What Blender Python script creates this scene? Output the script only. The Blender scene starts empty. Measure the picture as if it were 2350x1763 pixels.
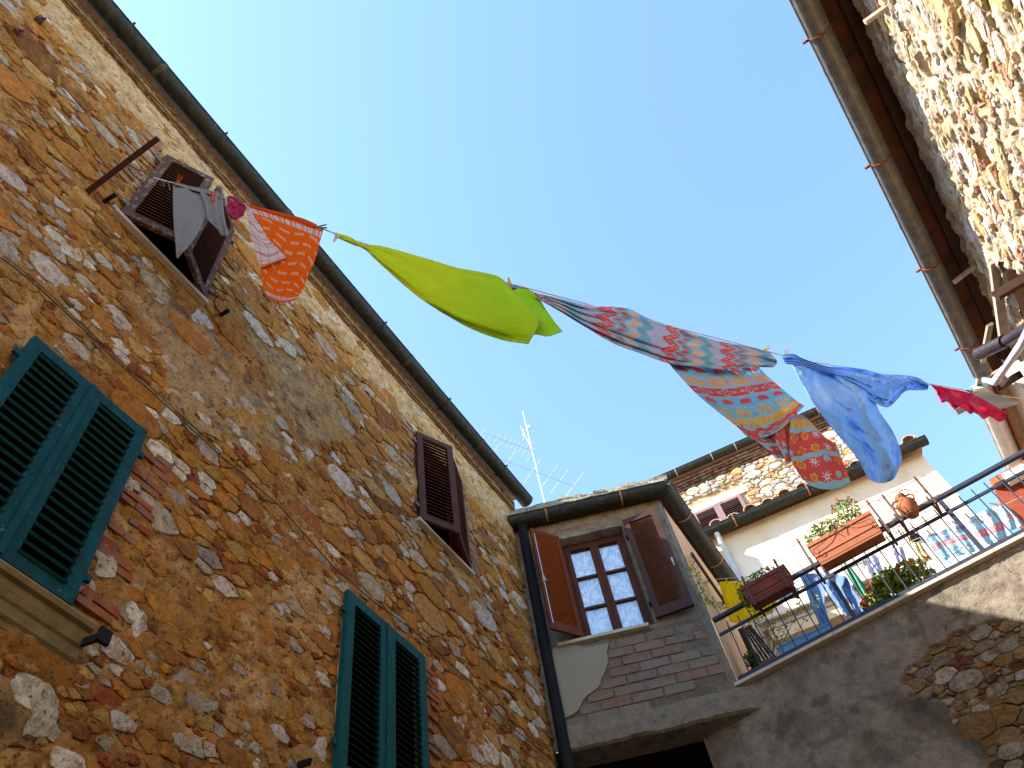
import bpy, bmesh, math, random
import numpy as np
from mathutils import Vector, Matrix
random.seed(7); RNG = np.random.default_rng(11)
SC = bpy.context.scene; COL = SC.collection
R = math.radians
V3 = lambda *a: np.array(a, float)

# ------------------------------------------------------------------ camera
FPX, YAW, PITCH, ROLL = 1860.764, -0.368023, 0.995673, -0.228452
FW = V3(math.sin(YAW)*math.cos(PITCH), math.cos(YAW)*math.cos(PITCH), math.sin(PITCH))
_r = V3(math.cos(YAW), -math.sin(YAW), 0); _u = np.cross(_r, FW)
CR = math.cos(ROLL)*_r + math.sin(ROLL)*_u; CU = -math.sin(ROLL)*_r + math.cos(ROLL)*_u
cam_d = bpy.data.cameras.new('camera'); cam = bpy.data.objects.new('camera', cam_d); COL.objects.link(cam)
cam_d.sensor_width = 36; cam_d.lens = 36*FPX/2350; cam_d.clip_end = 2000; cam_d.clip_start = .05
cam.matrix_world = Matrix(((CR[0], CU[0], -FW[0], 0), (CR[1], CU[1], -FW[1], 0), (CR[2], CU[2], -FW[2], 0), (0, 0, 0, 1)))
SC.camera = cam
# ------------------------------------------------------------------ light
SUN = V3(-.95, -.78, 1.0); SUN /= np.linalg.norm(SUN)       # towards the sun
SUN_EL = math.asin(SUN[2]); SUN_AZ = math.atan2(SUN[0], SUN[1])
w = bpy.data.worlds.new('World'); SC.world = w; w.use_nodes = True
nt = w.node_tree; bg = nt.nodes['Background']
sky = nt.nodes.new('ShaderNodeTexSky'); sky.sky_type = 'NISHITA'; sky.sun_disc = False
sky.sun_elevation = SUN_EL; sky.sun_rotation = SUN_AZ
sky.air_density = 1.0; sky.dust_density = .3; sky.ozone_density = 2.6
tint = nt.nodes.new('ShaderNodeMix'); tint.data_type = 'RGBA'; tint.blend_type = 'MULTIPLY'; tint.inputs[0].default_value = 1; tint.inputs[7].default_value = (.96, 1.01, 1.0, 1)
nt.links.new(sky.outputs[0], tint.inputs[6]); nt.links.new(tint.outputs[2], bg.inputs[0]); bg.inputs[1].default_value = 0.14
sd = bpy.data.lights.new('sun', 'SUN'); sd.energy = 3.8; sd.angle = R(.53); sd.color = (1, .95, .86)
so = bpy.data.objects.new('sun', sd); COL.objects.link(so)
so.rotation_euler = Vector(SUN).to_track_quat('Z', 'Y').to_euler()
SC.view_settings.view_transform = 'Standard'; SC.view_settings.look = 'None'
SC.view_settings.exposure = 2.16; SC.view_settings.gamma = 1

# ------------------------------------------------------------------ rays and frames
def ray(px, py): return (px-1175)/FPX*CR - (py-881.5)/FPX*CU + FW
def hit(px, py, P, n):
    d = ray(px, py); return d*(np.dot(P, n)/np.dot(d, n))
def proj(P):
    P = np.asarray(P, float); z = P@FW
    return 1175+FPX*(P@CR)/z, 881.5-FPX*(P@CU)/z
Z = V3(0, 0, 1)
class Frame:
    """a wall: O origin at ground plan, u along it, n out of it"""
    def __init__(s, O, u, n): s.O = V3(*O); s.u = V3(*u); s.n = V3(*n)
    def W(s, u, n, z): return s.O + s.u*u + s.n*n + Z*z
    def at(s, px, py, off=0):
        p = hit(px, py, s.O+s.n*off, s.n); return float((p-s.O)@s.u), float(p[2])
    def px(s, px, py, off=0): return hit(px, py, s.O+s.n*off, s.n)
a = R(21.5); FA = Frame((-3.4, 0, 0), (0, 1, 0), (1, 0, 0))
FB = Frame((-3.4, 7.589, 0), (math.cos(a), math.sin(a), 0), (math.sin(a), -math.cos(a), 0))
FS = Frame((-1.376, 8.385, 0), (0, 1, 0), (1, 0, 0))
t_ = R(-2.6); FT = Frame((-1.376, 8.385, 0), (math.cos(t_), math.sin(t_), 0), (math.sin(t_), -math.cos(t_), 0))
c_ = R(7); uc, nc = (math.cos(c_), math.sin(c_), 0), (math.sin(c_), -math.cos(c_), 0)
FC = Frame((-1.376, 11.3, 0), uc, nc); FE = Frame((-1.376, 12.6, 0), uc, nc)
d_ = R(4.6); FD = Frame((2.81, 0, 0), (math.sin(d_), math.cos(d_), 0), (-math.cos(d_), math.sin(d_), 0))

# ------------------------------------------------------------------ noise (numpy)
def _h(i, j, k): 
    n = (i*374761393 + j*668265263 + k*2147483647*3 + 1013904223) & 0xffffffff
    n = ((n ^ (n >> 13))*1274126177) & 0xffffffff
    n = ((n ^ (n >> 15))*2246822519) & 0xffffffff
    return ((n ^ (n >> 16)) & 0xffffff)/16777215.
def vnoise(x, y, seed=0):
    x = np.asarray(x, float)+1000; y = np.asarray(y, float)+1000
    i = np.floor(x).astype(np.int64); j = np.floor(y).astype(np.int64); fx = x-i; fy = y-j
    fx = fx*fx*(3-2*fx); fy = fy*fy*(3-2*fy)
    return ((_h(i, j, seed)*(1-fx)+_h(i+1, j, seed)*fx)*(1-fy) + (_h(i, j+1, seed)*(1-fx)+_h(i+1, j+1, seed)*fx)*fy)*2-1
def fbm(x, y, seed=0, oc=4):
    s = 0; a = 1; t = 0
    for o in range(oc): s = s+a*vnoise(x*2**o, y*2**o, seed+o*17); t += a; a *= .55
    return s/t
def sstep(a, b, x): t = np.clip((x-a)/(b-a), 0, 1); return t*t*(3-2*t)

# ------------------------------------------------------------------ materials
M = {}
def mat(name, col=(.5, .5, .5), rough=.85, var=.25, vscale=9, bump=.3, bscale=40, metal=0, attr=False, transl=0, spec=.15,
        stain=None, stretch=None, alpha=None):
    m = bpy.data.materials.new(name); m.use_nodes = True; N = m.node_tree.nodes; L = m.node_tree.links
    b = N['Principled BSDF']; b.inputs['Roughness'].default_value = rough; b.inputs['Metallic'].default_value = metal
    b.inputs['Specular IOR Level'].default_value = spec
    geo = N.new('ShaderNodeNewGeometry'); mp = N.new('ShaderNodeMapping'); L.new(geo.outputs['Position'], mp.inputs[0])
    if stretch: mp.inputs['Scale'].default_value = stretch
    def noise(sc, det=5, ro=.6):
        n = N.new('ShaderNodeTexNoise'); n.inputs['Scale'].default_value = sc; n.inputs['Detail'].default_value = det
        n.inputs['Roughness'].default_value = ro; L.new(mp.outputs[0], n.inputs['Vector']); return n
    if attr:
        at = N.new('ShaderNodeAttribute'); at.attribute_name = 'Col'; src = at.outputs['Color']
    else:
        rgb = N.new('ShaderNodeRGB'); rgb.outputs[0].default_value = (*col, 1); src = rgb.outputs[0]
    n1 = noise(vscale, 6, .65); rmp = N.new('ShaderNodeMapRange')
    L.new(n1.outputs['Fac'], rmp.inputs[0]); rmp.inputs[1].default_value = .3; rmp.inputs[2].default_value = .7
    rmp.inputs[3].default_value = 1-var; rmp.inputs[4].default_value = 1+var
    mul = N.new('ShaderNodeMix'); mul.data_type = 'RGBA'; mul.blend_type = 'MULTIPLY'; mul.inputs[0].default_value = 1
    L.new(src, mul.inputs[6]); L.new(rmp.outputs[0], mul.inputs[7]); out = mul.outputs[2]
    for st in (stain or []):
        sc, lo, hi, c, f = st; ns = noise(sc, 7, .7); r2 = N.new('ShaderNodeMapRange')
        L.new(ns.outputs['Fac'], r2.inputs[0]); r2.inputs[1].default_value = lo; r2.inputs[2].default_value = hi; r2.inputs[4].default_value = f
        mx = N.new('ShaderNodeMix'); mx.data_type = 'RGBA'; L.new(r2.outputs[0], mx.inputs[0]); L.new(out, mx.inputs[6])
        mx.inputs[7].default_value = (*c, 1); out = mx.outputs[2]
    L.new(out, b.inputs['Base Color'])
    if bump:
        nb = noise(bscale, 6, .7); bp = N.new('ShaderNodeBump'); bp.inputs['Strength'].default_value = bump; bp.inputs['Distance'].default_value = .02
        L.new(nb.outputs['Fac'], bp.inputs['Height']); L.new(bp.outputs[0], b.inputs['Normal'])
    if transl:
        tr = N.new('ShaderNodeBsdfTranslucent'); L.new(out, tr.inputs[0]); ms = N.new('ShaderNodeMixShader'); ms.inputs[0].default_value = transl
        L.new(b.outputs[0], ms.inputs[1]); L.new(tr.outputs[0], ms.inputs[2]); L.new(ms.outputs[0], N['Material Output'].inputs[0])
    M[name] = m; return m
mat('stone', attr=True, var=.38, vscale=16, bump=1.0, bscale=30, stain=[(6, .50, .62, (.37, .175, .038), .65), (17, .54, .64, (.055, .03, .012), .55), (50, .56, .66, (.018, .010, .005), .8)])
mat('stone_grey', attr=True, var=.38, vscale=16, bump=1.2, bscale=30, stain=[(7, .50, .62, (.16, .115, .07), .7), (17, .52, .64, (.05, .035, .02), .6), (50, .56, .66, (.018, .012, .008), .8)])
mat('stone_bright', attr=True, var=.16, vscale=14, bump=.7, bscale=45, stain=[(22, .62, .78, (.12, .08, .04), .5)])
mat('mortar', attr=True, var=.36, vscale=12, bump=1.2, bscale=34, stain=[(11, .56, .64, (.07, .032, .012), .7), (34, .55, .64, (.022, .010, .005), .8)])
mat('render_grey', attr=True, var=.26, vscale=9, bump=.9, bscale=42, stain=[(5, .50, .66, (.07, .058, .04), .5), (30, .56, .68, (.035, .028, .018), .6)])
mat('plaster', attr=True, var=.07, vscale=4, bump=.15, bscale=50)
mat('brick', attr=True, var=.22, vscale=20, bump=.5, bscale=60, stain=[(11, .45, .60, (.18, .148, .105), .8)])
mat('gutter_dark', (.020, .021, .014), .6, .5, 14, .3, 30, spec=.25, stain=[(16, .52, .68, (.085, .085, .05), .6)])
mat('gutter_joint', (.05, .05, .035), .7, .5, 20, .3, 40, stain=[(18, .48, .6, (.14, .13, .09), .7)])
mat('gutter_grey', (.15, .13, .105), .5, .35, 10, .15, 30, metal=.3, stain=[(18, .56, .7, (.06, .055, .045), .6)])
mat('gutter_zinc', (.42, .40, .37), .5, .15, 8, .1, 30, metal=.4)
mat('rust_dark', (.05, .018, .010), .85, .4, 30, .3, 60)
mat('rust', (.22, .07, .03), .8, .4, 30, .3, 60)
mat('copper_strap', (.42, .20, .07), .6, .3, 30, .2, 60)
mat('teal_paint', (.0010, .048, .058), .7, .35, 9, .3, 50, stain=[(7, .52, .70, (.010, .030, .034), .6), (34, .64, .68, (.20, .21, .17), .7)])
mat('teal_slat', (.001, .040, .040), .55, .25, 16, .2, 50)
mat('teal_worn', (.001, .052, .056), .6, .3, 12, .3, 60, stain=[(22, .60, .72, (.14, .15, .11), .55)], stretch=(1, 3, .3))
mat('teal_worn_slat', (.001, .022, .020), .6, .3, 12, .2, 60)
mat('wood_worn', (.085, .034, .017), .7, .3, 12, .4, 50, stain=[(20, .53, .62, (.24, .205, .155), .85)], stretch=(1, 1, .45))
mat('wood_worn_dark', (.065, .022, .012), .7, .3, 12, .4, 50, stain=[(30, .60, .72, (.15, .10, .08), .55)], stretch=(1, 1, .45))
mat('slat_brown', (.075, .022, .009), .6, .3, 12, .2, 50)
mat('wood_frame', (.075, .020, .007), .65, .2, 12, .12, 60, spec=.15, stretch=(1, 1, .3))
mat('wood_red', (.125, .024, .004), .6, .2, 12, .12, 60, spec=.15, stretch=(1, 1, .3))
mat('slat_red', (.20, .045, .010), .5, .2, 12, .12, 60)
mat('wood_dark', (.055, .021, .013), .6, .25, 12, .12, 60, spec=.15, stretch=(1, 1, .3))
mat('shutter_mauve', (.20, .13, .13), .6, .1, 10, .1)
mat('marble', (.46, .38, .28), .6, .15, 12, .15)
mat('stone_sill', (.20, .14, .06), .85, .3, 10, .5, 50, stain=[(40, .6, .7, (.06, .04, .02), .6)])
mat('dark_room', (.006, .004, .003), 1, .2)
mat('roof_tile', attr=True, var=.35, vscale=18, bump=.5, bscale=40, stain=[(14, .52, .66, (.34, .30, .22), .7)])
mat('roof_slab', (.24, .20, .14), .95, .4, 16, .9, 30, stain=[(12, .56, .66, (.34, .21, .05), .7), (22, .5, .62, (.5, .47, .40), .6)])
mat('terracotta', (.30, .10, .045), .8, .15, 14, .2)
mat('eaves_clay', (.085, .024, .008), .85, .4, 8, .3, 30, stain=[(4, .45, .6, (.03, .014, .008), .85)])
mat('terracotta_dark', (.20, .045, .024), .75, .2, 14, .2)
mat('soil', (.04, .025, .015), 1, .3, 40, .6)
mat('iron', (.010, .010, .009), .8, .2, 20, .1)
mat('rail_paint', (.030, .035, .055), .5, .15, 20, .1)
mat('iron_brown', (.10, .055, .035), .65, .25, 20, .2)
mat('cable', (.10, .08, .06), .7, .2)
mat('pvc_grey', (.40, .42, .43), .4, .1, 10, .05)
mat('flue', (.05, .04, .04), .35, .3, 10, .1, metal=.6)
mat('white_metal', (.40, .40, .39), .5, .1, 10, .05)
mat('timber', (.045, .021, .010), .8, .35, 10, .5, 50, stretch=(1, .4, 1))
mat('timber_grey', (.36, .29, .21), .8, .25, 10, .5, 50)
mat('cloth', attr=True, rough=.9, var=.05, vscale=30, bump=.12, bscale=180, transl=.42, spec=.1)
mat('terry', attr=True, rough=1, var=.12, vscale=90, bump=.7, bscale=170, transl=.42, spec=.05)
mat('lace', attr=True, rough=.9, var=.02, bump=.1, spec=.1)
mat('plastic_yellow', (.85, .50, .0), .4, .05, bump=0)
mat('plastic_red', (.50, .05, .015), .5, .1, bump=0)
mat('plastic_green', (.0, .18, .11), .4, .05, bump=0)
mat('plastic_white', (.75, .75, .72), .4, .05, bump=0)
mat('plastic_blue', (.15, .35, .65), .4, .05, bump=0)
mat('rope', (.55, .52, .45), .8, .1)
mat('leaf', attr=True, rough=.55, var=.2, vscale=30, bump=0, transl=.3)
mat('petal', attr=True, rough=.6, var=.1, bump=0, transl=.3)
mat('ground_stone', (.26, .21, .15), .9, .3, 3, .6, 12)
mat('chrome', (.55, .58, .6), .3, .05, bump=0, metal=.7)
def glass():
    m = bpy.data.materials.new('glass'); m.use_nodes = True; N = m.node_tree.nodes; L = m.node_tree.links
    N.remove(N['Principled BSDF']); t = N.new('ShaderNodeBsdfTransparent'); g = N.new('ShaderNodeBsdfGlossy'); g.inputs['Roughness'].default_value = .02
    f = N.new('ShaderNodeFresnel'); f.inputs[0].default_value = 1.6; ma = N.new('ShaderNodeMath'); ma.operation = 'MULTIPLY_ADD'; ma.inputs[1].default_value = .5; ma.inputs[2].default_value = .02
    x = N.new('ShaderNodeMixShader'); L.new(f.outputs[0], ma.inputs[0]); L.new(ma.outputs[0], x.inputs[0]); L.new(t.outputs[0], x.inputs[1]); L.new(g.outputs[0], x.inputs[2])
    L.new(x.outputs[0], N['Material Output'].inputs[0]); M['glass'] = m
glass()

# ------------------------------------------------------------------ mesh helpers
class MB:
    def __init__(s): s.v = []; s.f = []; s.c = []; s.col = (.5, .5, .5)
    def add(s, vs, fs):
        o = len(s.v); s.v += [tuple(p) for p in vs]; s.f += [tuple(i+o for i in f) for f in fs]; s.c += [s.col]*len(vs)
        return s
    def hexa(s, p):      # 8 corners, bottom 4 then top 4
        return s.add(p, [(0, 3, 2, 1), (4, 5, 6, 7), (0, 1, 5, 4), (1, 2, 6, 5), (2, 3, 7, 6), (3, 0, 4, 7)])
    def box(s, F, u0, u1, n0, n1, z0, z1, j=0):
        p = [F.W(u, n, z) for z in (z0, z1) for u, n in ((u0, n0), (u1, n0), (u1, n1), (u0, n1))]
        if j: p = [q+RNG.uniform(-j, j, 3) for q in p]
        return s.hexa(p)
    def obox(s, c, ax, ay, az): # centre, half vectors
        c, ax, ay, az = (np.asarray(q, float) for q in (c, ax, ay, az))
        return s.hexa([c+ax*i+ay*j+az*k for k in (-1, 1) for i, j in ((-1, -1), (1, -1), (1, 1), (-1, 1))])
    def tube(s, pts, r, n=8, cap=True, half=None):
        pts = [np.asarray(p, float) for p in pts]; rings = []; up = None
        for i, p in enumerate(pts):
            t = pts[min(i+1, len(pts)-1)]-pts[max(i-1, 0)]; t = t/(np.linalg.norm(t)+1e-9)
            if up is None: up = Z if abs(t[2]) < .9 else V3(1, 0, 0)
            x = np.cross(t, up); x /= np.linalg.norm(x)+1e-9; y = np.cross(x, t); up = y
            rr = r[i] if isinstance(r, (list, tuple)) else r
            rings.append([p+(x*math.cos(2*math.pi*k/n)+y*math.sin(2*math.pi*k/n))*rr for k in range(n)])
        vs = [q for g in rings for q in g]; fs = []
        for i in range(len(pts)-1):
            for k in range(n): a = i*n+k; b = i*n+(k+1) % n; fs.append((a, b, b+n, a+n))
        if cap: fs += [tuple(range(n-1, -1, -1)), tuple(range((len(pts)-1)*n, len(pts)*n))]
        return s.add(vs, fs)
    def halfpipe(s, P, Q, out, r, th=.006, n=12, caps=True):   # open gutter, rim level, between P and Q (rim centre line)
        P = np.asarray(P, float); Q = np.asarray(Q, float); rings = []; 
        for base in (P, Q):
            o = [base+out*(math.cos(a_)*r) - Z*(math.sin(a_)*r) for a_ in np.linspace(0, math.pi, n)]
            i = [base+out*(math.cos(a_)*(r-th)) - Z*(math.sin(a_)*(r-th)) for a_ in np.linspace(math.pi, 0, n)]
            rings.append(o+i)
        m_ = 2*n; fs = [(k, (k+1) % m_, (k+1) % m_+m_, k+m_) for k in range(m_)]
        s.add(rings[0]+rings[1], fs)
        # rolled rim bead
        s.tube([P+out*r, Q+out*r], .012, 6)
        if caps:
            for rg in rings: s.add([*rg[:n]], [tuple(range(n))])
        return s
def link(o, parent=None):
    COL.objects.link(o)
    if parent is not None: o.parent = parent
_world = {}
def obj(name, mb, m, parent=None, smooth=False, centre=False, colattr=True):
    v = np.array(mb.v, float); o_w = V3(0, 0, 0)
    if centre or parent is None: o_w = (v.min(0)+v.max(0))/2
    if parent is None: o_w[2] = v[:, 2].min()
    me = bpy.data.meshes.new(name); me.from_pydata((v-o_w).tolist(), [], mb.f); 
    if colattr and mb.c:
        ca = me.color_attributes.new('Col', 'FLOAT_COLOR', 'POINT'); c = np.ones((len(v), 4)); c[:, :3] = np.array(mb.c); ca.data.foreach_set('color', c.ravel())
    me.materials.append(M[m]); 
    bm = bmesh.new(); bm.from_mesh(me); bmesh.ops.recalc_face_normals(bm, faces=bm.faces); bm.to_mesh(me); bm.free()
    if smooth: me.polygons.foreach_set('use_smooth', [True]*len(me.polygons))
    me.update(); o = bpy.data.objects.new(name, me); pw = _world.get(parent.name, V3(0, 0, 0)) if parent is not None else V3(0, 0, 0)
    o.location = o_w-pw; link(o, parent); _world[o.name] = o_w
    return o
def mesh_only(name, mb, m):
    me = bpy.data.meshes.new(name); me.from_pydata([tuple(p) for p in mb.v], [], mb.f)
    ca = me.color_attributes.new('Col', 'FLOAT_COLOR', 'POINT'); c = np.ones((len(mb.v), 4)); c[:, :3] = np.array(mb.c); ca.data.foreach_set('color', c.ravel())
    me.materials.append(M[m]); bm = bmesh.new(); bm.from_mesh(me); bmesh.ops.recalc_face_normals(bm, faces=bm.faces); bm.to_mesh(me); bm.free(); return me
def place(name, me, loc, parent):
    o = bpy.data.objects.new(name, me); o.location = V3(*loc)-(_world[parent.name] if parent is not None else 0); link(o, parent); _world[o.name] = V3(*loc); return o
def fastmesh(name, v, f, m, col=None, parent=None, smooth=True, kind=None):
    v = np.asarray(v, float); f = np.asarray(f); me = bpy.data.meshes.new(name); o_w = _world.get(parent.name, V3(0, 0, 0)) if parent is not None else V3((v[:, 0].min()+v[:, 0].max())/2, (v[:, 1].min()+v[:, 1].max())/2, v[:, 2].min())
    me.vertices.add(len(v)); me.vertices.foreach_set('co', (v-o_w).ravel()); k = f.shape[1]
    me.loops.add(f.size); me.loops.foreach_set('vertex_index', f.ravel().astype(np.int32)); me.polygons.add(len(f))
    me.polygons.foreach_set('loop_start', np.arange(0, f.size, k, dtype=np.int32)); me.polygons.foreach_set('loop_total', np.full(len(f), k, np.int32))
    if smooth: me.polygons.foreach_set('use_smooth', np.ones(len(f), bool))
    me.update(calc_edges=True); me.validate()
    if col is not None:
        ca = me.color_attributes.new('Col', 'FLOAT_COLOR', 'POINT'); c = np.ones((len(v), 4)); c[:, :3] = col; ca.data.foreach_set('color', c.ravel())
    me.materials.append(M[m]); o = bpy.data.objects.new(name, me); link(o, parent); _world[o.name] = o_w
    if parent is None: o.location = o_w
    if kind: o['kind'] = kind
    return o
def thing(name, label, cat, loc, group=None):
    o = bpy.data.objects.new(name, None); o.empty_display_size = .1; o.location = loc; link(o); _world[o.name] = V3(*loc)
    return tag(o, label, cat, group)
def tag(o, label, cat, group=None):
    o['label'] = label; o['category'] = cat
    if group: o['group'] = group
    return o
def stuff(o): o['kind'] = 'stuff'; return o

# ------------------------------------------------------------------ rubble masonry
def pick(pal):
    r = random.random()*sum(p[0] for p in pal)
    for p in pal:
        r -= p[0]
        if r <= 0: break
    c = np.array(p[1]); return c*random.uniform(.8, 1.2)*np.array([random.uniform(.95, 1.05) for _ in range(3)])
def scatter(u0, u1, z0, z1, radii, seeds, ok, asp=1.7, tight=.80):
    pts = [(s[0], s[1]*asp, s[2], s[3]) for s in seeds]
    P = np.array([[p[0], p[1], p[2]] for p in pts]) if pts else np.zeros((0, 3)); P = list(P); cols = [p[3] for p in pts]
    arr = np.zeros((9000, 3)); n = len(P)
    if n: arr[:n] = np.array(P)
    for r, cnt in radii:
        U = RNG.uniform(u0, u1, cnt); V = RNG.uniform(z0, z1, cnt); rr = r*RNG.uniform(.75, 1.25, cnt)
        for x, y, q in zip(U, V, rr):
            if not ok(x, y, q): continue
            y *= asp
            if n and np.any((arr[:n, 0]-x)**2+(arr[:n, 1]-y)**2 < ((arr[:n, 2]+q)*tight)**2): continue
            if n >= 8999: break
            arr[n] = (x, y, q); cols.append(None); n += 1
    return arr[:n], cols
def cell(i, S, near, asp, gap):
    x, y, r = S[i]; m = r*1.34; k = 8; ph = random.random()
    poly = [(math.cos(2*math.pi*(q+ph)/k)*m*random.uniform(.85, 1.1), math.sin(2*math.pi*(q+ph)/k)*m*random.uniform(.8, 1.05)) for q in range(k)]
    for j in near:
        dx = S[j, 0]-x; dy = S[j, 1]-y; d2 = dx*dx+dy*dy; d = math.sqrt(d2)
        t = (d2+r*r-S[j, 2]**2)/(2*d)-gap; nx, ny = dx/d, dy/d; out = []
        for a_ in range(len(poly)):
            p, q = poly[a_], poly[(a_+1) % len(poly)]; sp = p[0]*nx+p[1]*ny-t; sq = q[0]*nx+q[1]*ny-t
            if sp <= 0: out.append(p)
            if (sp < 0) != (sq < 0) and sp != sq: f = sp/(sp-sq); out.append((p[0]+(q[0]-p[0])*f, p[1]+(q[1]-p[1])*f))
        poly = out
        if len(poly) < 3: return None
    res = []
    for a_ in range(len(poly)):
        p, q = poly[a_], poly[(a_+1) % len(poly)]; L = math.hypot(q[0]-p[0], q[1]-p[1])
        if L < r*.12: continue
        res.append(p)
        k_ = 4 if L > r*1.0 else (3 if L > r*.6 else (2 if L > r*.35 else 1))
        for e_ in range(1, k_): f = (e_+random.uniform(-.2, .2))/k_; j = L*.13/k_**.5; res.append((p[0]+(q[0]-p[0])*f+random.uniform(-j, j), p[1]+(q[1]-p[1])*f+random.uniform(-j, j)))
    if len(res) < 4: return None
    return [(px, py/asp) for px, py in res]
def stone_mesh(F, u, z, poly, h, base=-.02, n0=0, rnd=.93, top=.6):
    k = len(poly); cx = sum(p[0] for p in poly)/k; cy = sum(p[1] for p in poly)/k; vs = []; tilt = (random.uniform(-.06, .06), random.uniform(-.06, .06))
    for sc, hh in ((1., base), (rnd, h*.75), (top, h)):
        for p in poly:
            dx, dy = (p[0]-cx)*sc, (p[1]-cy)*sc; jj = 0 if sc == 1 else random.uniform(-.18, .18)*h
            vs.append(F.W(u+cx+dx, n0+hh+jj+(dx*tilt[0]+dy*tilt[1] if sc < 1 else 0), z+cy+dy))
    fs = [(a_*k+i, a_*k+(i+1) % k, (a_+1)*k+(i+1) % k, (a_+1)*k+i) for a_ in (0, 1) for i in range(k)]; fs.append(tuple(2*k+i for i in range(k)))
    return vs, fs
def rubble(F, parent, u0, u1, z0, z1, radii, seeds, ok, colf, hf, matn, asp=1.7, gap=.012, tight=.8, maxobj=300, base=-.03, name='stone', n0=0, skip=None):
    S, cols = scatter(u0, u1, z0, z1, radii, seeds, ok, asp, tight); joined = MB(); items = []
    for i in range(len(S)):
        d2 = (S[:, 0]-S[i, 0])**2+(S[:, 1]-S[i, 1])**2; near = np.where(d2 < (S[i, 2]*1.3+S[:, 2]*1.3+.05)**2)[0]; near = [j for j in near if j != i]
        poly = cell(i, S, near, asp, gap)
        if not poly: continue
        u, z, r = S[i, 0], S[i, 1]/asp, S[i, 2]
        if skip and cols[i] is None and skip(u, z, r): continue
        c = cols[i] if cols[i] is not None else colf(u, z, r)
        P = F.W(u, 0, z); dist = P@FW; px, py = proj(P) if dist > 0 else (-9e3, -9e3); vis = -100 < px < 2450 and -100 < py < 1863 and dist > 0
        items.append((r/dist*(1 if vis else .01), u, z, r, poly, c, vis))
    items.sort(key=lambda t: -t[0])
    for q, (s_, u, z, r, poly, c, vis) in enumerate(items):
        vs, fs = stone_mesh(F, u, z, poly, hf(u, z, r), base, n0)
        if q < maxobj and vis and s_*FPX*2 > 10:
            mb = MB(); mb.col = tuple(c); mb.add(vs, fs); obj(name, mb, matn, parent, centre=True)
        else:
            joined.col = tuple(c); joined.add(vs, fs)
    if joined.v: stuff(obj('small_stones', joined, matn, parent))
    return items
def wallgrid(F, name, parent, u0, u1, z0, z1, step, holes, hfun, cfun, matn, clip=None):
    nu = int((u1-u0)/step)+1; nz = int((z1-z0)/step)+1; us = np.linspace(u0, u1, nu); zs = np.linspace(z0, z1, nz)
    for (a0, a1, b0, b1) in holes:     # snap grid lines on the hole edges
        for e in (a0, a1):
            if u0 < e < u1: us[np.argmin(abs(us-e))] = e
        for e in (b0, b1):
            if z0 < e < z1: zs[np.argmin(abs(zs-e))] = e
    U, ZZ = np.meshgrid(us, zs, indexing='ij'); H = hfun(U, ZZ)
    v = F.O[None, None, :]+U[..., None]*F.u+H[..., None]*F.n+ZZ[..., None]*Z
    C = cfun(U, ZZ); ii, jj = np.meshgrid(np.arange(nu-1), np.arange(nz-1), indexing='ij')
    um = (us[:-1]+us[1:])/2; zm = (zs[:-1]+zs[1:])/2; UM, ZM = np.meshgrid(um, zm, indexing='ij'); keep = np.ones(UM.shape, bool)
    for (a0, a1, b0, b1) in holes: keep &= ~((UM > a0) & (UM < a1) & (ZM > b0) & (ZM < b1))
    if clip is not None: keep &= clip(UM, ZM)
    ii = ii[keep]; jj = jj[keep]; idx = lambda a_, b_: a_*nz+b_
    f = np.stack([idx(ii, jj), idx(ii+1, jj), idx(ii+1, jj+1), idx(ii, jj+1)], 1)
    return fastmesh(name, v.reshape(-1, 3), f, matn, C.reshape(-1, 3), parent)
def mixc(a_, b_, t): return a_*(1-t[..., None])+b_*t[..., None]
def recess(F, parent, u0, u1, z0, z1, depth, jamb=.25, matj='plaster', coljamb=(.4, .3, .18)):
    """reveals of an opening and the dark room behind it"""
    mb = MB(); mb.col = coljamb
    for q in ((u0, z0, u1, z0), (u0, z1, u1, z1), (u0, z0, u0, z1), (u1, z0, u1, z1)):
        mb.add([F.W(q[0], .0, q[1]), F.W(q[2], .0, q[3]), F.W(q[2], -jamb, q[3]), F.W(q[0], -jamb, q[1])], [(0, 1, 2, 3)])
    obj('reveal', mb, matj, parent)
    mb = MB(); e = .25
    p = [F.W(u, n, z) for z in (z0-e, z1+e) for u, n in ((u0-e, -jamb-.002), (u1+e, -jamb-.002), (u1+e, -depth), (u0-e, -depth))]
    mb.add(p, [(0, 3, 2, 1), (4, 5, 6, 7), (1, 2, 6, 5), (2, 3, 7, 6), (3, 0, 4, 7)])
    obj('room', mb, 'dark_room', parent)

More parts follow.
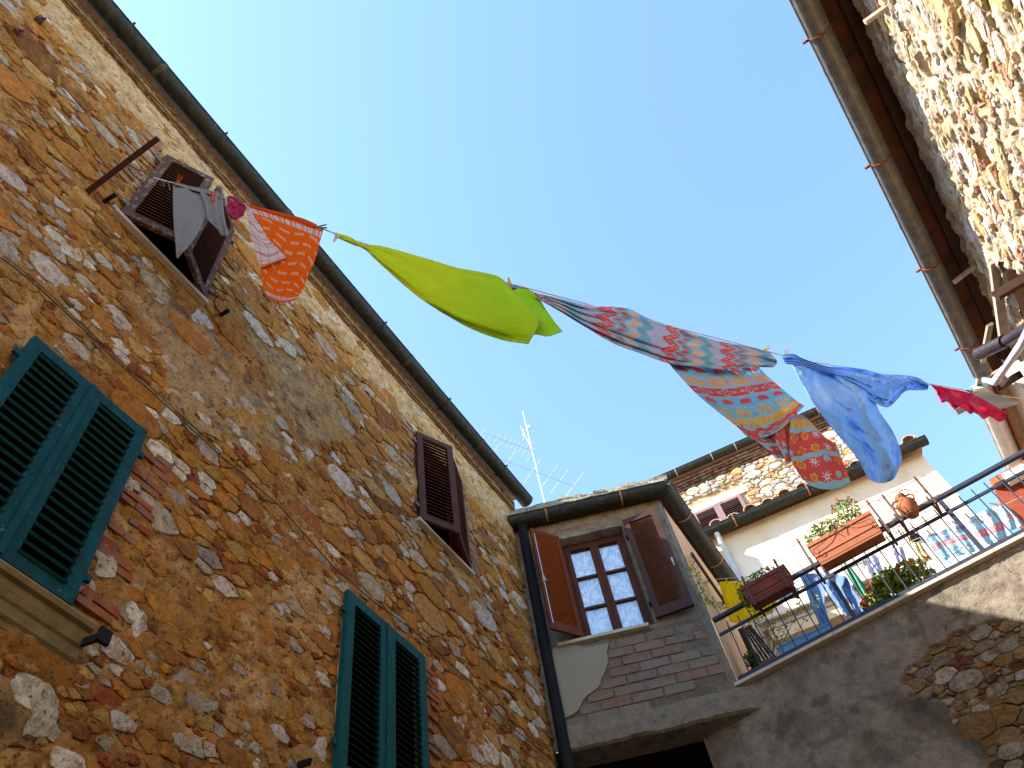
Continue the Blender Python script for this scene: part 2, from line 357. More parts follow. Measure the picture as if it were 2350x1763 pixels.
# louvred shutter leaf. hinge at (u,n) on frame, direction vector dirv (unit, plan), thickness normal tn
def leaf(F, parent, P0, dirv, tn, w_, z0, z1, nsl, mf, ms, stile=.07, th=.035, tilt=35, midrail=None, smooth=False, rail_b=None, slat_w=.05, slat_t=.007):
    P0 = np.asarray(P0, float); tn = np.asarray(tn, float); dirv = np.asarray(dirv, float); mb = MB()
    def bar(a0, a1, b0, b1, t=th):
        mb.obox(P0+dirv*(a0+a1)/2+Z*((b0+b1)/2-P0[2]), dirv*(a1-a0)/2, tn*t/2, Z*(b1-b0)/2)
    rb = rail_b or stile*1.25
    bar(0, stile, z0, z1); bar(w_-stile, w_, z0, z1); bar(stile, w_-stile, z1-stile, z1-.001, th*.94); bar(stile, w_-stile, z0+.001, z0+rb, th*.94)
    if midrail: bar(stile, w_-stile, midrail-.04, midrail+.04, th*.94)
    sh = obj('shutter', mb, mf, parent, centre=True); zz = np.linspace(z0+rb+.02, z1-stile-.02, nsl); a_ = R(tilt)
    hw = dirv*(w_/2-stile+.004); sl = (tn*math.cos(a_)-Z*math.sin(a_))*slat_w/2; nn = (tn*math.sin(a_)+Z*math.cos(a_))*slat_t/2
    c0 = MB(); c0.obox((0, 0, 0), hw, sl, nn); me = None
    for q in zz:
        if midrail and abs(q-midrail) < .055: continue
        c = P0+dirv*w_/2+Z*(q-P0[2])
        if me is None: me = mesh_only('slat', c0, ms)
        o = bpy.data.objects.new('slat', me); o.location = c-_world[sh.name]; link(o, sh)
    return sh
def hinge(F, parent, P, mtl='iron'):
    mb = MB(); mb.obox(P, V3(.012, 0, 0), V3(0, .035, 0), V3(0, 0, .022)); mb.tube([P-Z*.03, P+Z*.03], .011, 6); obj('hinge', mb, mtl, parent)
def strap(mb, P, out, r, w_=.022):
    d = np.cross(out, Z)
    pts = [P+out*(math.cos(a_)*r)-Z*math.sin(a_)*r for a_ in np.linspace(0, math.pi, 12)]
    for p, q in zip(pts[:-1], pts[1:]):
        mb.obox((p+q)/2, (q-p)/2*1.05, d*w_/2, np.cross((q-p)/np.linalg.norm(q-p), d)*.004)
    mb.obox(pts[0]+out*.01, out*.022, d*w_/2, Z*.012)

# ================================================================== GROUND
mb = MB(); S_ = 60; mb.add([(-S_, -S_, -1.6), (S_, -S_, -1.6), (S_, S_, -1.6), (-S_, S_, -1.6)], [(0, 1, 2, 3)])
g = obj('ground', mb, 'ground_stone'); g['kind'] = 'structure'

# ================================================================== HOUSE A: ochre stone house on the left
GZA, GXA, GRA = 9.62, .188, .107       # gutter rim height, centre off the wall, radius
W1 = (.74, 1.71, 6.84, 8.52); W2 = (5.03, 6.05, 6.84, 8.53); T1 = (.79, 1.72, 3.20, 4.77); T2 = (3.87, 4.97, 3.28, 4.93)
A_END = 7.62
def build_A():
    H = thing('stone_house', 'ochre rubble stone house with two teal and two brown louvred shutter windows', 'house', (-3.4, 2.5, -1.6))
    holes = [W1, W2, (T1[0]+.03, T1[1]-.03, T1[2], T1[3]-.03), (T2[0]+.03, T2[1]-.03, T2[2], T2[3]-.03)]
    def zone(U, ZZ):       # plaster-covered parts: band under the eaves, apron under the upper left window, lintel strips
        n = fbm(U*1.3, ZZ*1.6, 5, 4)
        top = sstep(8.45, 8.9, ZZ+n*.35)
        apr = sstep(.0, .35, 1.0-np.abs((U-1.9)/1.35)-np.abs((ZZ-6.0)/.75)+n*.7)
        apr2 = sstep(.0, .35, 1.0-np.abs((U-3.2)/1.2)-np.abs((ZZ-7.0)/.8)+n*.6)*.8
        low = sstep(.0, .35, 1.0-np.abs((U-.7)/1.3)-np.abs((ZZ-2.6)/.55)+n*.5)
        return np.clip(top+apr+apr2+low, 0, 1), top, low
    def hf_(U, ZZ):
        pz, top, low = zone(U, ZZ)
        rough = fbm(U*9, ZZ*13, 3, 5)*.022+fbm(U*24, ZZ*34, 6, 3)*.012-.018*sstep(.30, .55, fbm(U*6, ZZ*15, 8, 4))+fbm(U*1.2, ZZ*1.2, 9, 3)*.02
        deep = -.001*(1-pz)
        e = sstep(7.45, 7.6, U)*(-.02)
        return deep+rough*(1-.35*pz)+pz*.008+e
    def cf(U, ZZ):
        pz, top, low = zone(U, ZZ); n1 = fbm(U*3, ZZ*4, 21, 4); n2 = fbm(U*1.1, ZZ*1.4, 31, 4); n3 = fbm(U*7, ZZ*9, 41, 3)
        base = np.ones(U.shape+(3,))*np.array([.36, .168, .036])
        base = mixc(base, np.array([.52, .30, .115])*np.ones_like(base), sstep(.0, .6, n1))
        base = mixc(base, np.array([.28, .095, .010])*np.ones_like(base), sstep(.1, .6, -n2)*.7)
        base = mixc(base, np.array([.20, .05, .012])*np.ones_like(base), sstep(.35, .6, n3)*.6)
        pl = np.ones_like(base)*np.array([.42, .265, .115]); pl = mixc(pl, np.array([.44, .23, .055])*np.ones_like(base), sstep(.05, .5, n1))
        pl = mixc(pl, np.array([.13, .10, .075])*np.ones_like(base), sstep(.05, .45, n3+n2*.8)*.6*(1-top))
        tp = np.ones_like(base)*np.array([.56, .38, .19]); tp = mixc(tp, np.array([.48, .26, .07])*np.ones_like(base), sstep(.0, .4, n3)*.8)
        c = mixc(base, pl, pz); c = mixc(c, tp, top)
        c = mixc(c, np.ones_like(base)*np.array([.07, .045, .02]), low*sstep(-.4, .3, n1)*.8)
        # damp stain under the upper left window
        d = np.exp(-(((U-1.55)/.22)**2+((ZZ-6.45)/.28)**2)); c = mixc(c, np.ones_like(base)*np.array([.05, .04, .035]), d*.6*sstep(-.5, .3, n3))
        return c
    wallgrid(FA, 'wall', H, -3.2, A_END, -.2, 9.55, .02, holes, hf_, cf, 'mortar')
    mb = MB(); mb.col = (.35, .2, .09); mb.box(FA, -3.2, A_END, -.06, -.0, -1.6, -.2); mb.box(FA, -9, -3.2, -.5, 0, -1.6, 9.6)
    mb.box(FA, A_END-.02, A_END, -7, -.03, -1.6, 9.6); mb.box(FA, -9, A_END, -7, -6.9, -1.6, 9.6); obj('side_wall', mb, 'mortar', H)
    # --- stones
    OC, OC2, GR, WH, RD, TN, DK = (.38, .148, .020), (.23, .085, .016), (.35, .28, .20), (.54, .455, .35), (.23, .055, .012), (.42, .235, .065), (.10, .075, .045)
    seeds = []
    def sd_(lst, c):
        for px, py, L in lst:
            u, z = FA.at(px, py); u2, z2 = FA.at(px+1, py); 
            u_, z_ = FA.at(px+L*.5*.6, py+L*.5*.75)
            r = max(.05, min(.27, abs(u_-u)*.86)); k = np.array(c)*random.uniform(.88, 1.12)
            seeds.append((u, z, r, k))
    sd_([(181, 669, 60), (275, 734, 100), (268, 788, 80), (174, 701, 60), (394, 839, 75), (510, 868, 62), (568, 933, 72), (452, 911, 60), (405, 900, 60), (470, 965, 62), (535, 980, 66), (644, 846, 44), (680, 842, 36), (499, 1030, 44), (528, 1023, 34), (474, 1124, 60), (441, 1139, 42), (622, 907, 34), (524, 922, 38), (336, 850, 46), (658, 1005, 52), (687, 1023, 38), (90, 640, 60), (488, 1206, 34), (539, 1192, 60), (622, 1195, 44), (676, 1235, 50), (798, 1221, 52), (942, 1351, 66), (1224, 1597, 80), (1083, 1597, 44), (1112, 1337, 46), (1156, 1366, 46), (1145, 1463, 34), (1109, 1485, 40), (1192, 1687, 44), (474, 1485, 44), (655, 1398, 28), (1240, 1660, 44), (1175, 1400, 36)], WH)
    sd_([(203, 788, 52), (87, 275, 70), (177, 246, 46), (22, 300, 66), (112, 485, 80), (61, 467, 64), (141, 213, 26), (137, 514, 60), (22, 543, 70), (633, 1246, 54), (727, 1271, 60), (347, 1510, 48), (369, 1597, 96), (543, 1532, 60), (477, 1554, 54), (503, 1677, 60), (253, 1705, 90), (467, 1300, 60), (571, 1615, 40), (680, 1528, 46), (582, 1716, 50), (1044, 1492, 60), (1004, 1528, 50), (1141, 1640, 50), (1163, 1597, 36), (1040, 1315, 50), (1080, 1394, 40), (311, 1340, 40)], GR)
    sd_([(65, 683, 110), (318, 698, 80), (626, 1052, 100), (535, 1099, 86), (723, 1142, 80), (416, 1206, 100), (362, 1300, 104), (271, 1358, 66), (391, 1463, 110), (597, 1496, 90), (300, 1561, 80), (676, 1669, 66), (387, 1727, 90), (561, 1322, 70), (651, 1467, 56), (960, 1308, 70), (1040, 1615, 90), (1105, 1550, 70), (953, 1481, 60), (119, 427, 70), (90, 564, 80), (253, 271, 60), (116, 235, 66), (900, 870, 60), (880, 1040, 60), (1000, 1250, 50), (30, 130, 60), (200, 360, 70), (840, 1000, 60), (770, 860, 56)], OC)
    sd_([(874, 1297, 46), (40, 830, 50)], DK)
    def colf(u, z, r):
        if r > .12: return pick([(5, OC), (2, OC2), (1.6, TN), (.8, GR), (1.0, WH)])
        if r > .07: return pick([(2.6, OC), (1.3, OC2), (2, TN), (1.0, GR), (1.6, WH), (.6, RD)])
        return pick([(1.6, OC), (1.2, OC2), (2, TN), (.6, GR), (.3, WH), (2.0, RD)])
    def ok(u, z, r):
        for (a0, a1, b0, b1) in (W1, W2, T1, T2):
            if a0-r*.9 < u < a1+r*.9 and b0-r*.6 < z < b1+r*.6: return False
        if T2[1] < u < T2[1]+.30 and T2[2] < z < T2[3]: return False       # brick jambs
        if T1[1] < u < T1[1]+.30 and T1[2] < z < T1[3]: return False
        if W2[1] < u < W2[1]+.22 and W2[2] < z < W2[3]: return False
        if -.2 < u < 1.86+r and T1[2]-.34-r*.6 < z < T1[2]: return False
        if z+r*.6 > 9.28: return False
        if u+r > 7.56: return False
        return True
    def skip(u, z, r):
        pz, top, low = zone(np.array(u), np.array(z)); 
        if top > .5: return random.random() < (.55 if r > .1 else .9)
        if pz > .5: return random.random() < .88
        return random.random() < .06
    def hs(u, z, r): return (.000+.016*random.random()+.04*min(r, .2)*random.random()) * (.55 if z > 8.4 else 1)
    rubble(FA, H, -2.2, 7.58, 1.3, 9.38, [(.25, 300), (.17, 900), (.11, 2600), (.07, 8000), (.04, 16000)], seeds, ok, colf, hs, 'stone', gap=.004, base=-.04, skip=skip, tight=.74)
    # --- brick jambs beside the windows
    def bricks(u0, u1, z0, z1, ln, hh, col, dn, p=1.0, run=.5):
        z = z0; row = 0
        while z+hh < z1:
            u = u0-(ln*run if row % 2 else 0)
            while u < u1:
                a0, a1 = max(u, u0), min(u+ln-.012, u1)
                if a1-a0 > .04 and random.random() < p:
                    mb = MB(); k = random.uniform(.75, 1.25); mb.col = tuple(np.array(col)*k*np.array([1, random.uniform(.9, 1.15), 1])); q = random.uniform(-.004, .004)
                    mb.box(FA, a0, a1, -.03, dn+q, z+random.uniform(0, .006), z+hh-.010-random.uniform(0, .006), j=.004); obj('brick', mb, 'brick', H, centre=True)
                u += ln
            z += hh; row += 1
    bricks(T1[1]+.03, T1[1]+.30, T1[2]+.1, T1[3], .25, .066, (.30, .075, .022), .016, .6)
    bricks(T2[1]+.03, T2[1]+.28, T2[2], T2[3], .25, .066, (.30, .075, .022), .016, .7)
    bricks(W2[1]+.03, W2[1]+.25, W2[2]+.1, W2[3]-.1, .20, .062, (.32, .14, .08), .016, .75)
    bricks(W2[0]-.28, W2[0]-.04, W2[2]+.9, W2[3]+.1, .22, .062, (.33, .16, .09), .014, .5)
    bricks(W1[0]-.30, W1[0]-.05, W1[2]+.2, W1[3]+.25, .24, .066, (.34, .15, .07), .014, .6)
    # --- eaves corbel: two brick courses and a mortar lip
    zc = 9.30
    for row, (z0, z1, n1, ln, col, gp) in enumerate(((zc, zc+.055, .028, .31, (.11, .035, .012), .035), (zc+.09, zc+.215, .055, .155, (.11, .04, .015), .034))):
        u = -2.2
        while u < A_END-.05:
            mb = MB(); mb.col = tuple(np.array(col)*random.uniform(.7, 1.35)); mb.box(FA, u, min(u+ln-gp, A_END-.02), -.05, n1+random.uniform(-.008, .008), z0+random.uniform(0, .006), z1, j=.006); obj('brick', mb, 'brick', H, centre=True); u += ln
    mb = MB(); u = -2.2; mb.col = (.36, .225, .085)
    while u < A_END-.05:
        mb.box(FA, u, u+.22, -.05, .055+random.uniform(-.004, .006), zc+.055, zc+.088, j=.003); u += .219
    mb.col = (.30, .18, .06); mb.box(FA, -3.2, A_END-.02, -.06, .012, zc-.01, zc+.06); mb.box(FA, -3.2, A_END-.02, -.06, .040, zc+.086, zc+.25)
    obj('mortar_lip', mb, 'mortar', H)
    # --- roof, gutter
    mb = MB(); mb.col = (.35, .16, .08); zr = GZA+.03; up = math.tan(R(17))
    mb.hexa([FA.W(u, n, z) for (n0, n1, dz) in ((.20, -7, 0),) for k, dz2 in enumerate((0, .06)) for u, n, z in ((-9, n0, zr+dz2), (A_END+.1, n0, zr+dz2), (A_END+.1, n1, zr+dz2+7.2*up), (-9, n1, zr+dz2+7.2*up))])
    obj('roof', mb, 'roof_tile', H)
    P = FA.W(-6, GXA, GZA); Q = FA.W(7.80, GXA, GZA); mb = MB(); mb.halfpipe(P, Q, FA.n, GRA); gt = obj('gutter', mb, 'gutter_dark', H, smooth=False)
    for u in (.12, 2.12, 4.62, 6.4):
        mb = MB(); mb.halfpipe(FA.W(u-.03, GXA, GZA), FA.W(u+.03, GXA, GZA), FA.n, GRA+.005, .005, 12, False); obj('gutter_joint', mb, 'gutter_joint', gt)
    for u in (-.35, 1.02, 2.5, 4.0, 5.5, 7.0):
        mb = MB(); strap(mb, FA.W(u, GXA, GZA), FA.n, GRA+.006); mb.col = (.1, .1, .1); obj('gutter_strap', mb, 'gutter_dark', gt)
    # --- windows
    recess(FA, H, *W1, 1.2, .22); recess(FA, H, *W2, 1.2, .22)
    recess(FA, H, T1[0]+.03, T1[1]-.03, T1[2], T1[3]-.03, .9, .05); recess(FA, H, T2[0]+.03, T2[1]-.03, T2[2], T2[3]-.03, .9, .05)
    uy, nx = V3(0, 1, 0), V3(1, 0, 0)
    for (w_, tl) in ((W1, 'wood_worn'), (W2, 'wood_worn_dark')):
        th = R(25); z0, z1 = w_[2]+.02, w_[3]-.01; wl = (w_[1]-w_[0])*.515
        for s, hu in ((1, w_[0]), (-1, w_[1])):
            th = R(25 if s == 1 or w_ is W1 else 19)
            dv = uy*s*math.cos(th)+nx*math.sin(th); tn = nx*math.cos(th)-uy*s*math.sin(th)
            leaf(FA, H, FA.W(hu, .03, z0), dv, tn, wl, z0, z1, 24, tl, 'slat_brown', stile=.085, th=.04, tilt=38, rail_b=.11, slat_w=.062)
            for q in (z0+.22, z1-.22): hinge(FA, H, FA.W(hu-s*.03, .03, q), 'gutter_grey')
            mb = MB(); mb.obox(FA.W(hu+s*.02, -.09, (z0+z1)/2), uy*.03, nx*.09, Z*(z1-z0)/2); obj('window_frame', mb, 'wood_red', H)
        mb = MB(); mb.box(FA, w_[0]-.05, w_[1]+.04, -.2, .065, w_[2]-.04, w_[2]); obj('sill', mb, 'marble', H)
    mb = MB(); mb.box(FA, W1[0]+.18, W1[0]+.30, -.14, -.10, W1[2]+.02, W1[2]+.1); mb.box(FA, W1[0]+.42, W1[0]+.56, -.14, -.10, W1[2]+.12, W1[2]+.24); 
    obj('window_pane', mb, 'plastic_blue', H)
    for (w_, mf, ms, ns, n0, umid) in ((T1, 'teal_paint', 'teal_slat', 20, .045, 1.255), (T2, 'teal_worn', 'teal_worn_slat', 25, .05, 4.42)):
        z0, z1 = w_[2]+.015, w_[3]
        st = .085 if w_ is T1 else .10
        leaf(FA, H, FA.W(w_[0], n0, z0), uy, nx, umid-w_[0]-.003, z0, z1, ns, mf, ms, stile=st, th=.045, tilt=42, rail_b=.10, slat_w=.090 if w_ is T1 else .07, slat_t=.018 if w_ is T1 else .009)
        leaf(FA, H, FA.W(w_[1], n0, z0), -uy, nx, w_[1]-umid-.003, z0, z1, ns, mf, ms, stile=st, th=.045, tilt=42, rail_b=.10, slat_w=.090 if w_ is T1 else .07, slat_t=.018 if w_ is T1 else .009)
        mb = MB(); mb.box(FA, umid-.022, umid+.022, n0+.024, n0+.036, z0+.01, z1-.01); obj('astragal', mb, mf, H)
        for u in (w_[0]-.01, w_[1]+.01):
            for q in (z0+.22, z1-.22): hinge(FA, H, FA.W(u, .05, q), mf)
    # moulded sill under the upper-left teal window
    prof = [(0, 0), (.115, 0), (.125, -.02), (.115, -.045), (.085, -.05), (.085, -.09), (.07, -.13), (.055, -.14), (.05, -.20), (.03, -.215), (.03, -.25), (0, -.26)]
    mb = MB(); k = len(prof); ends = [(-.35), (1.88)]
    vs = [FA.W(u, n-.03, T1[2]-.01+z) for u in ends for n, z in prof]; mb.add(vs, [tuple(range(k)), tuple(range(k, 2*k))]+[(i, (i+1) % k, (i+1) % k+k, i+k) for i in range(k)])
    obj('moulded_sill', mb, 'stone_sill', H)
    # --- patches of pale filler
    for (px, py, s, c) in ((461, 735, .13, (.55, .50, .44)), (311, 1425, .10, (.66, .56, .44)), (640, 1400, .05, (.5, .45, .4)), (735, 1720, .09, (.52, .42, .34)), (745, 1450, .05, (.5, .42, .34)), (238, 1290, .12, (.55, .45, .31)), (955, 1010, .05, (.45, .42, .36)), (945, 1150, .05, (.45, .42, .36)), (190, 1345, .09, (.56, .48, .34)), (300, 1115, .07, (.5, .44, .33)), (95, 1640, .12, (.48, .40, .28))):
        u, z = FA.at(px, py); mb = MB(); mb.col = c; poly = []; ph = random.random()*9
        for q in range(26):
            a_ = 2*math.pi*q/26; rr = s*(.85+.22*math.sin(2*a_+ph)+.16*math.sin(3*a_+ph*2)+.10*math.sin(5*a_+ph*3)+random.uniform(-.05, .05)); poly.append((math.cos(a_)*rr*.9, math.sin(a_)*rr*1.1))
        vs, fs = stone_mesh(FA, u, z, poly, .020, -.02, 0, .93, .6); mb.add(vs, fs); obj('filler_patch', mb, 'mortar', H)
    return H
HA = build_A()

# things fixed to wall A
def bar_thing(name, label, cat, P, Q, wv, m, group=None, extra=None, up=Z):
    P, Q = np.asarray(P, float), np.asarray(Q, float); d = Q-P; x = np.cross(d, up); x /= np.linalg.norm(x); y = np.cross(x, d); y /= np.linalg.norm(y)
    mb = MB(); mb.obox((P+Q)/2, d/2, x*wv[0]/2, y*wv[1]/2)
    if extra: extra(mb)
    return tag(obj(name, mb, m), label, cat, group)
P = FA.px(197, 443, 0); Q = hit(362, 318, FA.W(0, .62, 0), FA.n)
bar_thing('iron_bar', 'long rusty iron bar sticking out of the stone wall beside the grey-draped brown window', 'iron bar', P, Q, (.045, .04), 'rust_dark')
P = FA.px(236, 465, 0); Q = hit(266, 446, FA.W(0, .12, 0), FA.n)
bar_thing('peg', 'short dark iron peg in the wall below the long rusty bar', 'peg', P, Q, (.035, .03), 'iron')
P = FA.px(500, 727, 0); Q = hit(525, 712, FA.W(0, .13, 0), FA.n)
bar_thing('peg', 'short dark iron peg in the wall below the right corner of the upper left sill', 'peg', P, Q, (.03, .035), 'iron')
P = FA.px(182, 1478, 0); Q = hit(240, 1457, FA.W(0, .30, 0), FA.n)
def ex(mb): mb.obox(Q+Z*-.01, V3(.012, 0, 0), V3(0, .035, 0), V3(0, 0, .04))
bar_thing('shutter_stay', 'black iron shutter stay at the end of the moulded stone sill', 'shutter stay', P, Q, (.02, .045), 'iron', extra=ex)
P = FA.px(683, 1757, 0); Q = hit(712, 1748, FA.W(0, .2, 0), FA.n)
bar_thing('shutter_stay', 'black iron shutter stay left of the lower teal shutters', 'shutter stay', P, Q, (.02, .04), 'iron')
for (px, py) in ((88, 50), (36, 78)):
    u, z = FA.at(px, py); mb = MB(); mb.box(FA, u-.03, u+.03, .0, .05, z-.05, z+.05, j=.01); mb.tube([FA.W(u, .05, z), FA.W(u+.02, .09, z-.05)], .012, 6)
    tag(obj('wall_anchor', mb, 'iron_brown'), 'small rusty anchor at the top left of the ochre wall, ' + ('upper of the two' if px > 50 else 'lower of the two'), 'anchor')
# cable down the facade
pts = [(0, 590), (35, 615), (95, 665), (180, 745), (310, 868), (325, 878), (500, 1040), (640, 1160), (765, 1300), (850, 1375), (940, 1440), (1010, 1500), (1080, 1565), (1170, 1665), (1262, 1740)]
mb = MB(); mb.tube([FA.px(x, y, .045) for x, y in pts], .006, 5); mb.tube([FA.px(x+6, y-3, .04) for x, y in pts[:7]], .004, 5)
tag(obj('wall_cable', mb, 'cable'), 'thin cable clipped diagonally across the ochre stone wall', 'cable')

# ================================================================== HOUSE B: small grey corner house
def build_B():
    H = thing('corner_house', 'narrow grey rendered corner house with brown shutters round a lace-curtained window', 'house', (-2.4, 8.4, -1.6))
    WIN = (.60, 1.51, 6.70, 8.52); UR = 2.18
    bx0 = FB.at(1395, 1500)
    crack = [FB.at(x, y) for x, y in ((1395, 1475), (1393, 1500), (1396, 1520), (1388, 1545), (1378, 1575), (1358, 1592), (1338, 1610), (1325, 1635), (1300, 1650), (1290, 1655))]
    cu = np.array([c[0] for c in crack]); cz = np.array([c[1] for c in crack])
    def patch_edge(ZZ): return np.interp(ZZ, cz[::-1], cu[::-1])
    def brickzone(U, ZZ):
        e = patch_edge(ZZ)+fbm(ZZ*6, ZZ*0, 3)*.03
        r = sstep(0, .03, U-e)*sstep(0, .04, 6.66-ZZ)*sstep(0, .04, ZZ-5.55); 
        return r*sstep(.0, .06, 2.14-U+fbm(U*5, ZZ*5, 8)*.07)
    def hf_(U, ZZ): return fbm(U*8, ZZ*8, 13, 5)*.014 + fbm(U*30, ZZ*30, 14, 3)*.004 - .014*brickzone(U, ZZ) + .006
    def cf(U, ZZ):
        n = fbm(U*2.2, ZZ*2.2, 51, 5); m_ = fbm(U*6, ZZ*9, 52, 4); c = np.ones(U.shape+(3,))*np.array([.195, .160, .115])
        c = mixc(c, np.ones_like(c)*np.array([.28, .235, .17]), sstep(0, .5, n))
        c = mixc(c, np.ones_like(c)*np.array([.085, .068, .048]), sstep(.1, .5, m_)*.6)
        bz = brickzone(U, ZZ); c = mixc(c, np.ones_like(c)*np.array([.14, .115, .08]), bz)
        up = sstep(8.45, 8.75, ZZ+m_*.2); c = mixc(c, np.ones_like(c)*np.array([.27, .17, .08]), up*.7)
        rd = sstep(.30, .45, fbm(U*3, ZZ*24, 77, 3))*sstep(8.5, 8.6, ZZ)*sstep(8.75, 8.68, ZZ)+sstep(.25, .4, m_)*sstep(1.9, 2.1, U)*sstep(6.9, 6.6, ZZ)
        return mixc(c, np.ones_like(c)*np.array([.26, .09, .06]), np.clip(rd, 0, 1)*.8)
    wallgrid(FB, 'wall', H, -.2, UR, 5.30, 8.90, .02, [WIN], hf_, cf, 'render_grey')
    # light render patch left of the crack
    poly = [FB.at(x, y) for x, y in ((1300, 1475), (1345, 1490), (1398, 1478))]+[(u, z) for u, z in crack[1:]]+[(.03, 5.62), (.03, 6.6)]
    mb = MB(); mb.col = (.26, .215, .15); k = len(poly); out = []
    for i in range(k):
        p, q = poly[i], poly[(i+1) % k]; out.append(p)
        if 2 < i < k-3: out.append(((p[0]+q[0])/2+random.uniform(-.012, .012), (p[1]+q[1])/2+random.uniform(-.012, .012)))
    k = len(out); vs = [FB.W(u, n, z) for n in (-.02, .026) for u, z in out]; mb.add(vs, [tuple(range(k, 2*k))]+[(i, (i+1) % k, (i+1) % k+k, i+k) for i in range(k)])
    obj('render_patch', mb, 'plaster', H)
    # exposed bricks, each its own
    z = 5.56; row = 0
    while z < 6.58:
        u = .05-(.19 if row % 2 else 0)
        while u < 2.1:
            u0, u1 = u, u+.36
            cu0 = float(patch_edge(np.array(z+.06)))+.02; a0 = max(u0, cu0); a1 = min(u1, 2.10)
            if a1-a0 > .06 and random.random() < (.96 if a1 < 1.8 else .75):
                mb = MB(); q = random.random()
                base = (.21, .115, .075) if q < .40 else ((.19, .135, .095) if q < .7 else (.165, .135, .10)); mb.col = tuple(np.array(base)*random.uniform(.85, 1.15))
                mb.box(FB, a0, a1-.016, -.05, .004+random.uniform(-.008, .006), z, z+.113, j=.006); obj('brick', mb, 'brick', H, centre=True)
            u += .375
        z += .132; row += 1
    # concrete ledge
    def ledge(name, u0, u1, z0, z1, n):
        us = np.linspace(u0, u1, 70); mb = MB(); mb.col = (.20, .17, .125); rows = []
        for i, u in enumerate(us):
            j1, j2, j3 = (float(fbm(np.array(u*7), np.array(q), 3)) for q in (.3, 5.1, 9.7)); dz = .0
            rows.append([FB.W(u, -.02, z1+.01), FB.W(u, n+j1*.02, z1-.01+j2*.02), FB.W(u, n+.01+j2*.012, (z0+z1)/2), FB.W(u, n+j3*.015, z0+.02+j1*.035), FB.W(u, n-.04, z0+j1*.03), FB.W(u, -.31+j2*.02, z0+.01)])
        k = 6; vs = [p for r_ in rows for p in r_]; fs = [(i*k+j, i*k+j+1, (i+1)*k+j+1, (i+1)*k+j) for i in range(69) for j in range(k-1)]; fs += [tuple(range(k)), tuple(range(69*k, 70*k))]
        mb.add(vs, fs); obj(name, mb, 'render_grey', H)
    ledge('ledge', .06, 2.32, 5.235, 5.54, .085)
    # beam and dark passage under the house
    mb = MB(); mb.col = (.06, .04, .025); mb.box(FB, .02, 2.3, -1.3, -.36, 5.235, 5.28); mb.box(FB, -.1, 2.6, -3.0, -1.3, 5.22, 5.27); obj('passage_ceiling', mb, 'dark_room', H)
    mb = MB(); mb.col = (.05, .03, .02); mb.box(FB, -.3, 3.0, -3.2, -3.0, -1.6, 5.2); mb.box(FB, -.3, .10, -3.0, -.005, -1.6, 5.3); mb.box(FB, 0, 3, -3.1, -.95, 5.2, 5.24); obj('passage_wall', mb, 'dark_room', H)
    # side wall (peach)
    def hs_(U, ZZ): return fbm(U*5, ZZ*5, 61, 4)*.006
    def cs(U, ZZ):
        n = fbm(U*1.5, ZZ*1.0, 62, 4); c = np.ones(U.shape+(3,))*np.array([.62, .40, .215]); c = mixc(c, np.ones_like(c)*np.array([.50, .32, .17]), sstep(.0, .5, n)*.7)
        return mixc(c, np.ones_like(c)*np.array([.30, .17, .09]), sstep(.52, .62, fbm(U*9, ZZ*1.5, 63, 3))*.8)
    FS2 = Frame((-1.366, 8.36, 0), (0, 1, 0), (1, 0, 0))
    wallgrid(FS2, 'side_wall', H, 0.03, 2.95, 5.4, 8.72, .05, [], hs_, cs, 'plaster')
    # corner arris: thick render edge with a crack behind it
    mb = MB(); mb.col = (.19, .165, .12); zz = np.linspace(5.5, 8.78, 50); 
    vs = [];
    for q in zz:
        j = float(fbm(np.array(q*5), np.array(1.), 7))*.02
        vs += [FB.W(UR-.10+j, -.0, q), FB.W(UR-.05+j, .02, q), FB.W(UR+.0+j*.6, .012, q), FB.W(UR+.012+j*.6, -.05, q), FB.W(UR-.03, -.09, q)]
    mb.add(vs, [(i*5+j, i*5+j+1, (i+1)*5+j+1, (i+1)*5+j) for i in range(49) for j in range(4)]); obj('corner_arris', mb, 'render_grey', H)
    mb = MB(); mb.col = (.3, .2, .1); mb.hexa([FB.W(0, -.16, 5.3), FB.W(UR-.03, -.12, 5.3), V3(-1.42, 11.2, 5.3), V3(-5, 11.2, 5.3), FB.W(0, -.16, 8.85), FB.W(UR-.03, -.12, 8.85), V3(-1.42, 11.2, 8.85), V3(-5, 11.2, 8.85)][0:8]) if False else None
    # body behind (solid sides so that no light leaks)
    mb.col = (.4, .3, .2); mb.add([FB.W(0, -.3, 5.2), V3(-3.5, 11.3, 5.2), V3(-3.5, 11.3, 9), FB.W(0, -.3, 9)], [(0, 1, 2, 3)]); obj('back_wall', mb, 'mortar', H)
    # soffit and eaves boards
    mb = MB(); mb.col = (.22, .15, .09); P4 = [FB.W(-.02, .10, 8.86), FB.W(UR+.12, .10, 8.86), V3(-1.26, 11.3, 8.86), V3(-3.6, 11.3, 8.86)]
    mb.hexa(P4+[p+Z*.05 for p in P4]); obj('soffit', mb, 'timber', H)
    # roof of mossy stone slabs
    mb = MB(); rows = 9; ap = V3(-2.9, 10.6, 10.1)
    for r_ in range(5):
        u0 = -.06-random.random()*.1
        while u0 < UR+.12:
            l_ = random.uniform(.16, .34); z0 = 8.985+r_*.058; n0 = .215-r_*.030; mb = MB()
            mb.box(FB, u0, min(u0+l_-.006, UR+.20), n0-.30, n0+random.uniform(-.03, .025), z0+random.uniform(-.008, .008), z0+.046+random.uniform(0, .010), j=.012)
            obj('roof_slab', mb, 'roof_slab', H, centre=True); u0 += l_
    mb = MB(); e0 = [FB.W(-.1, .2, 9.0), FB.W(UR+.2, .2, 9.0), V3(-1.15, 11.3, 9.0), V3(-3.6, 11.3, 9.0)]
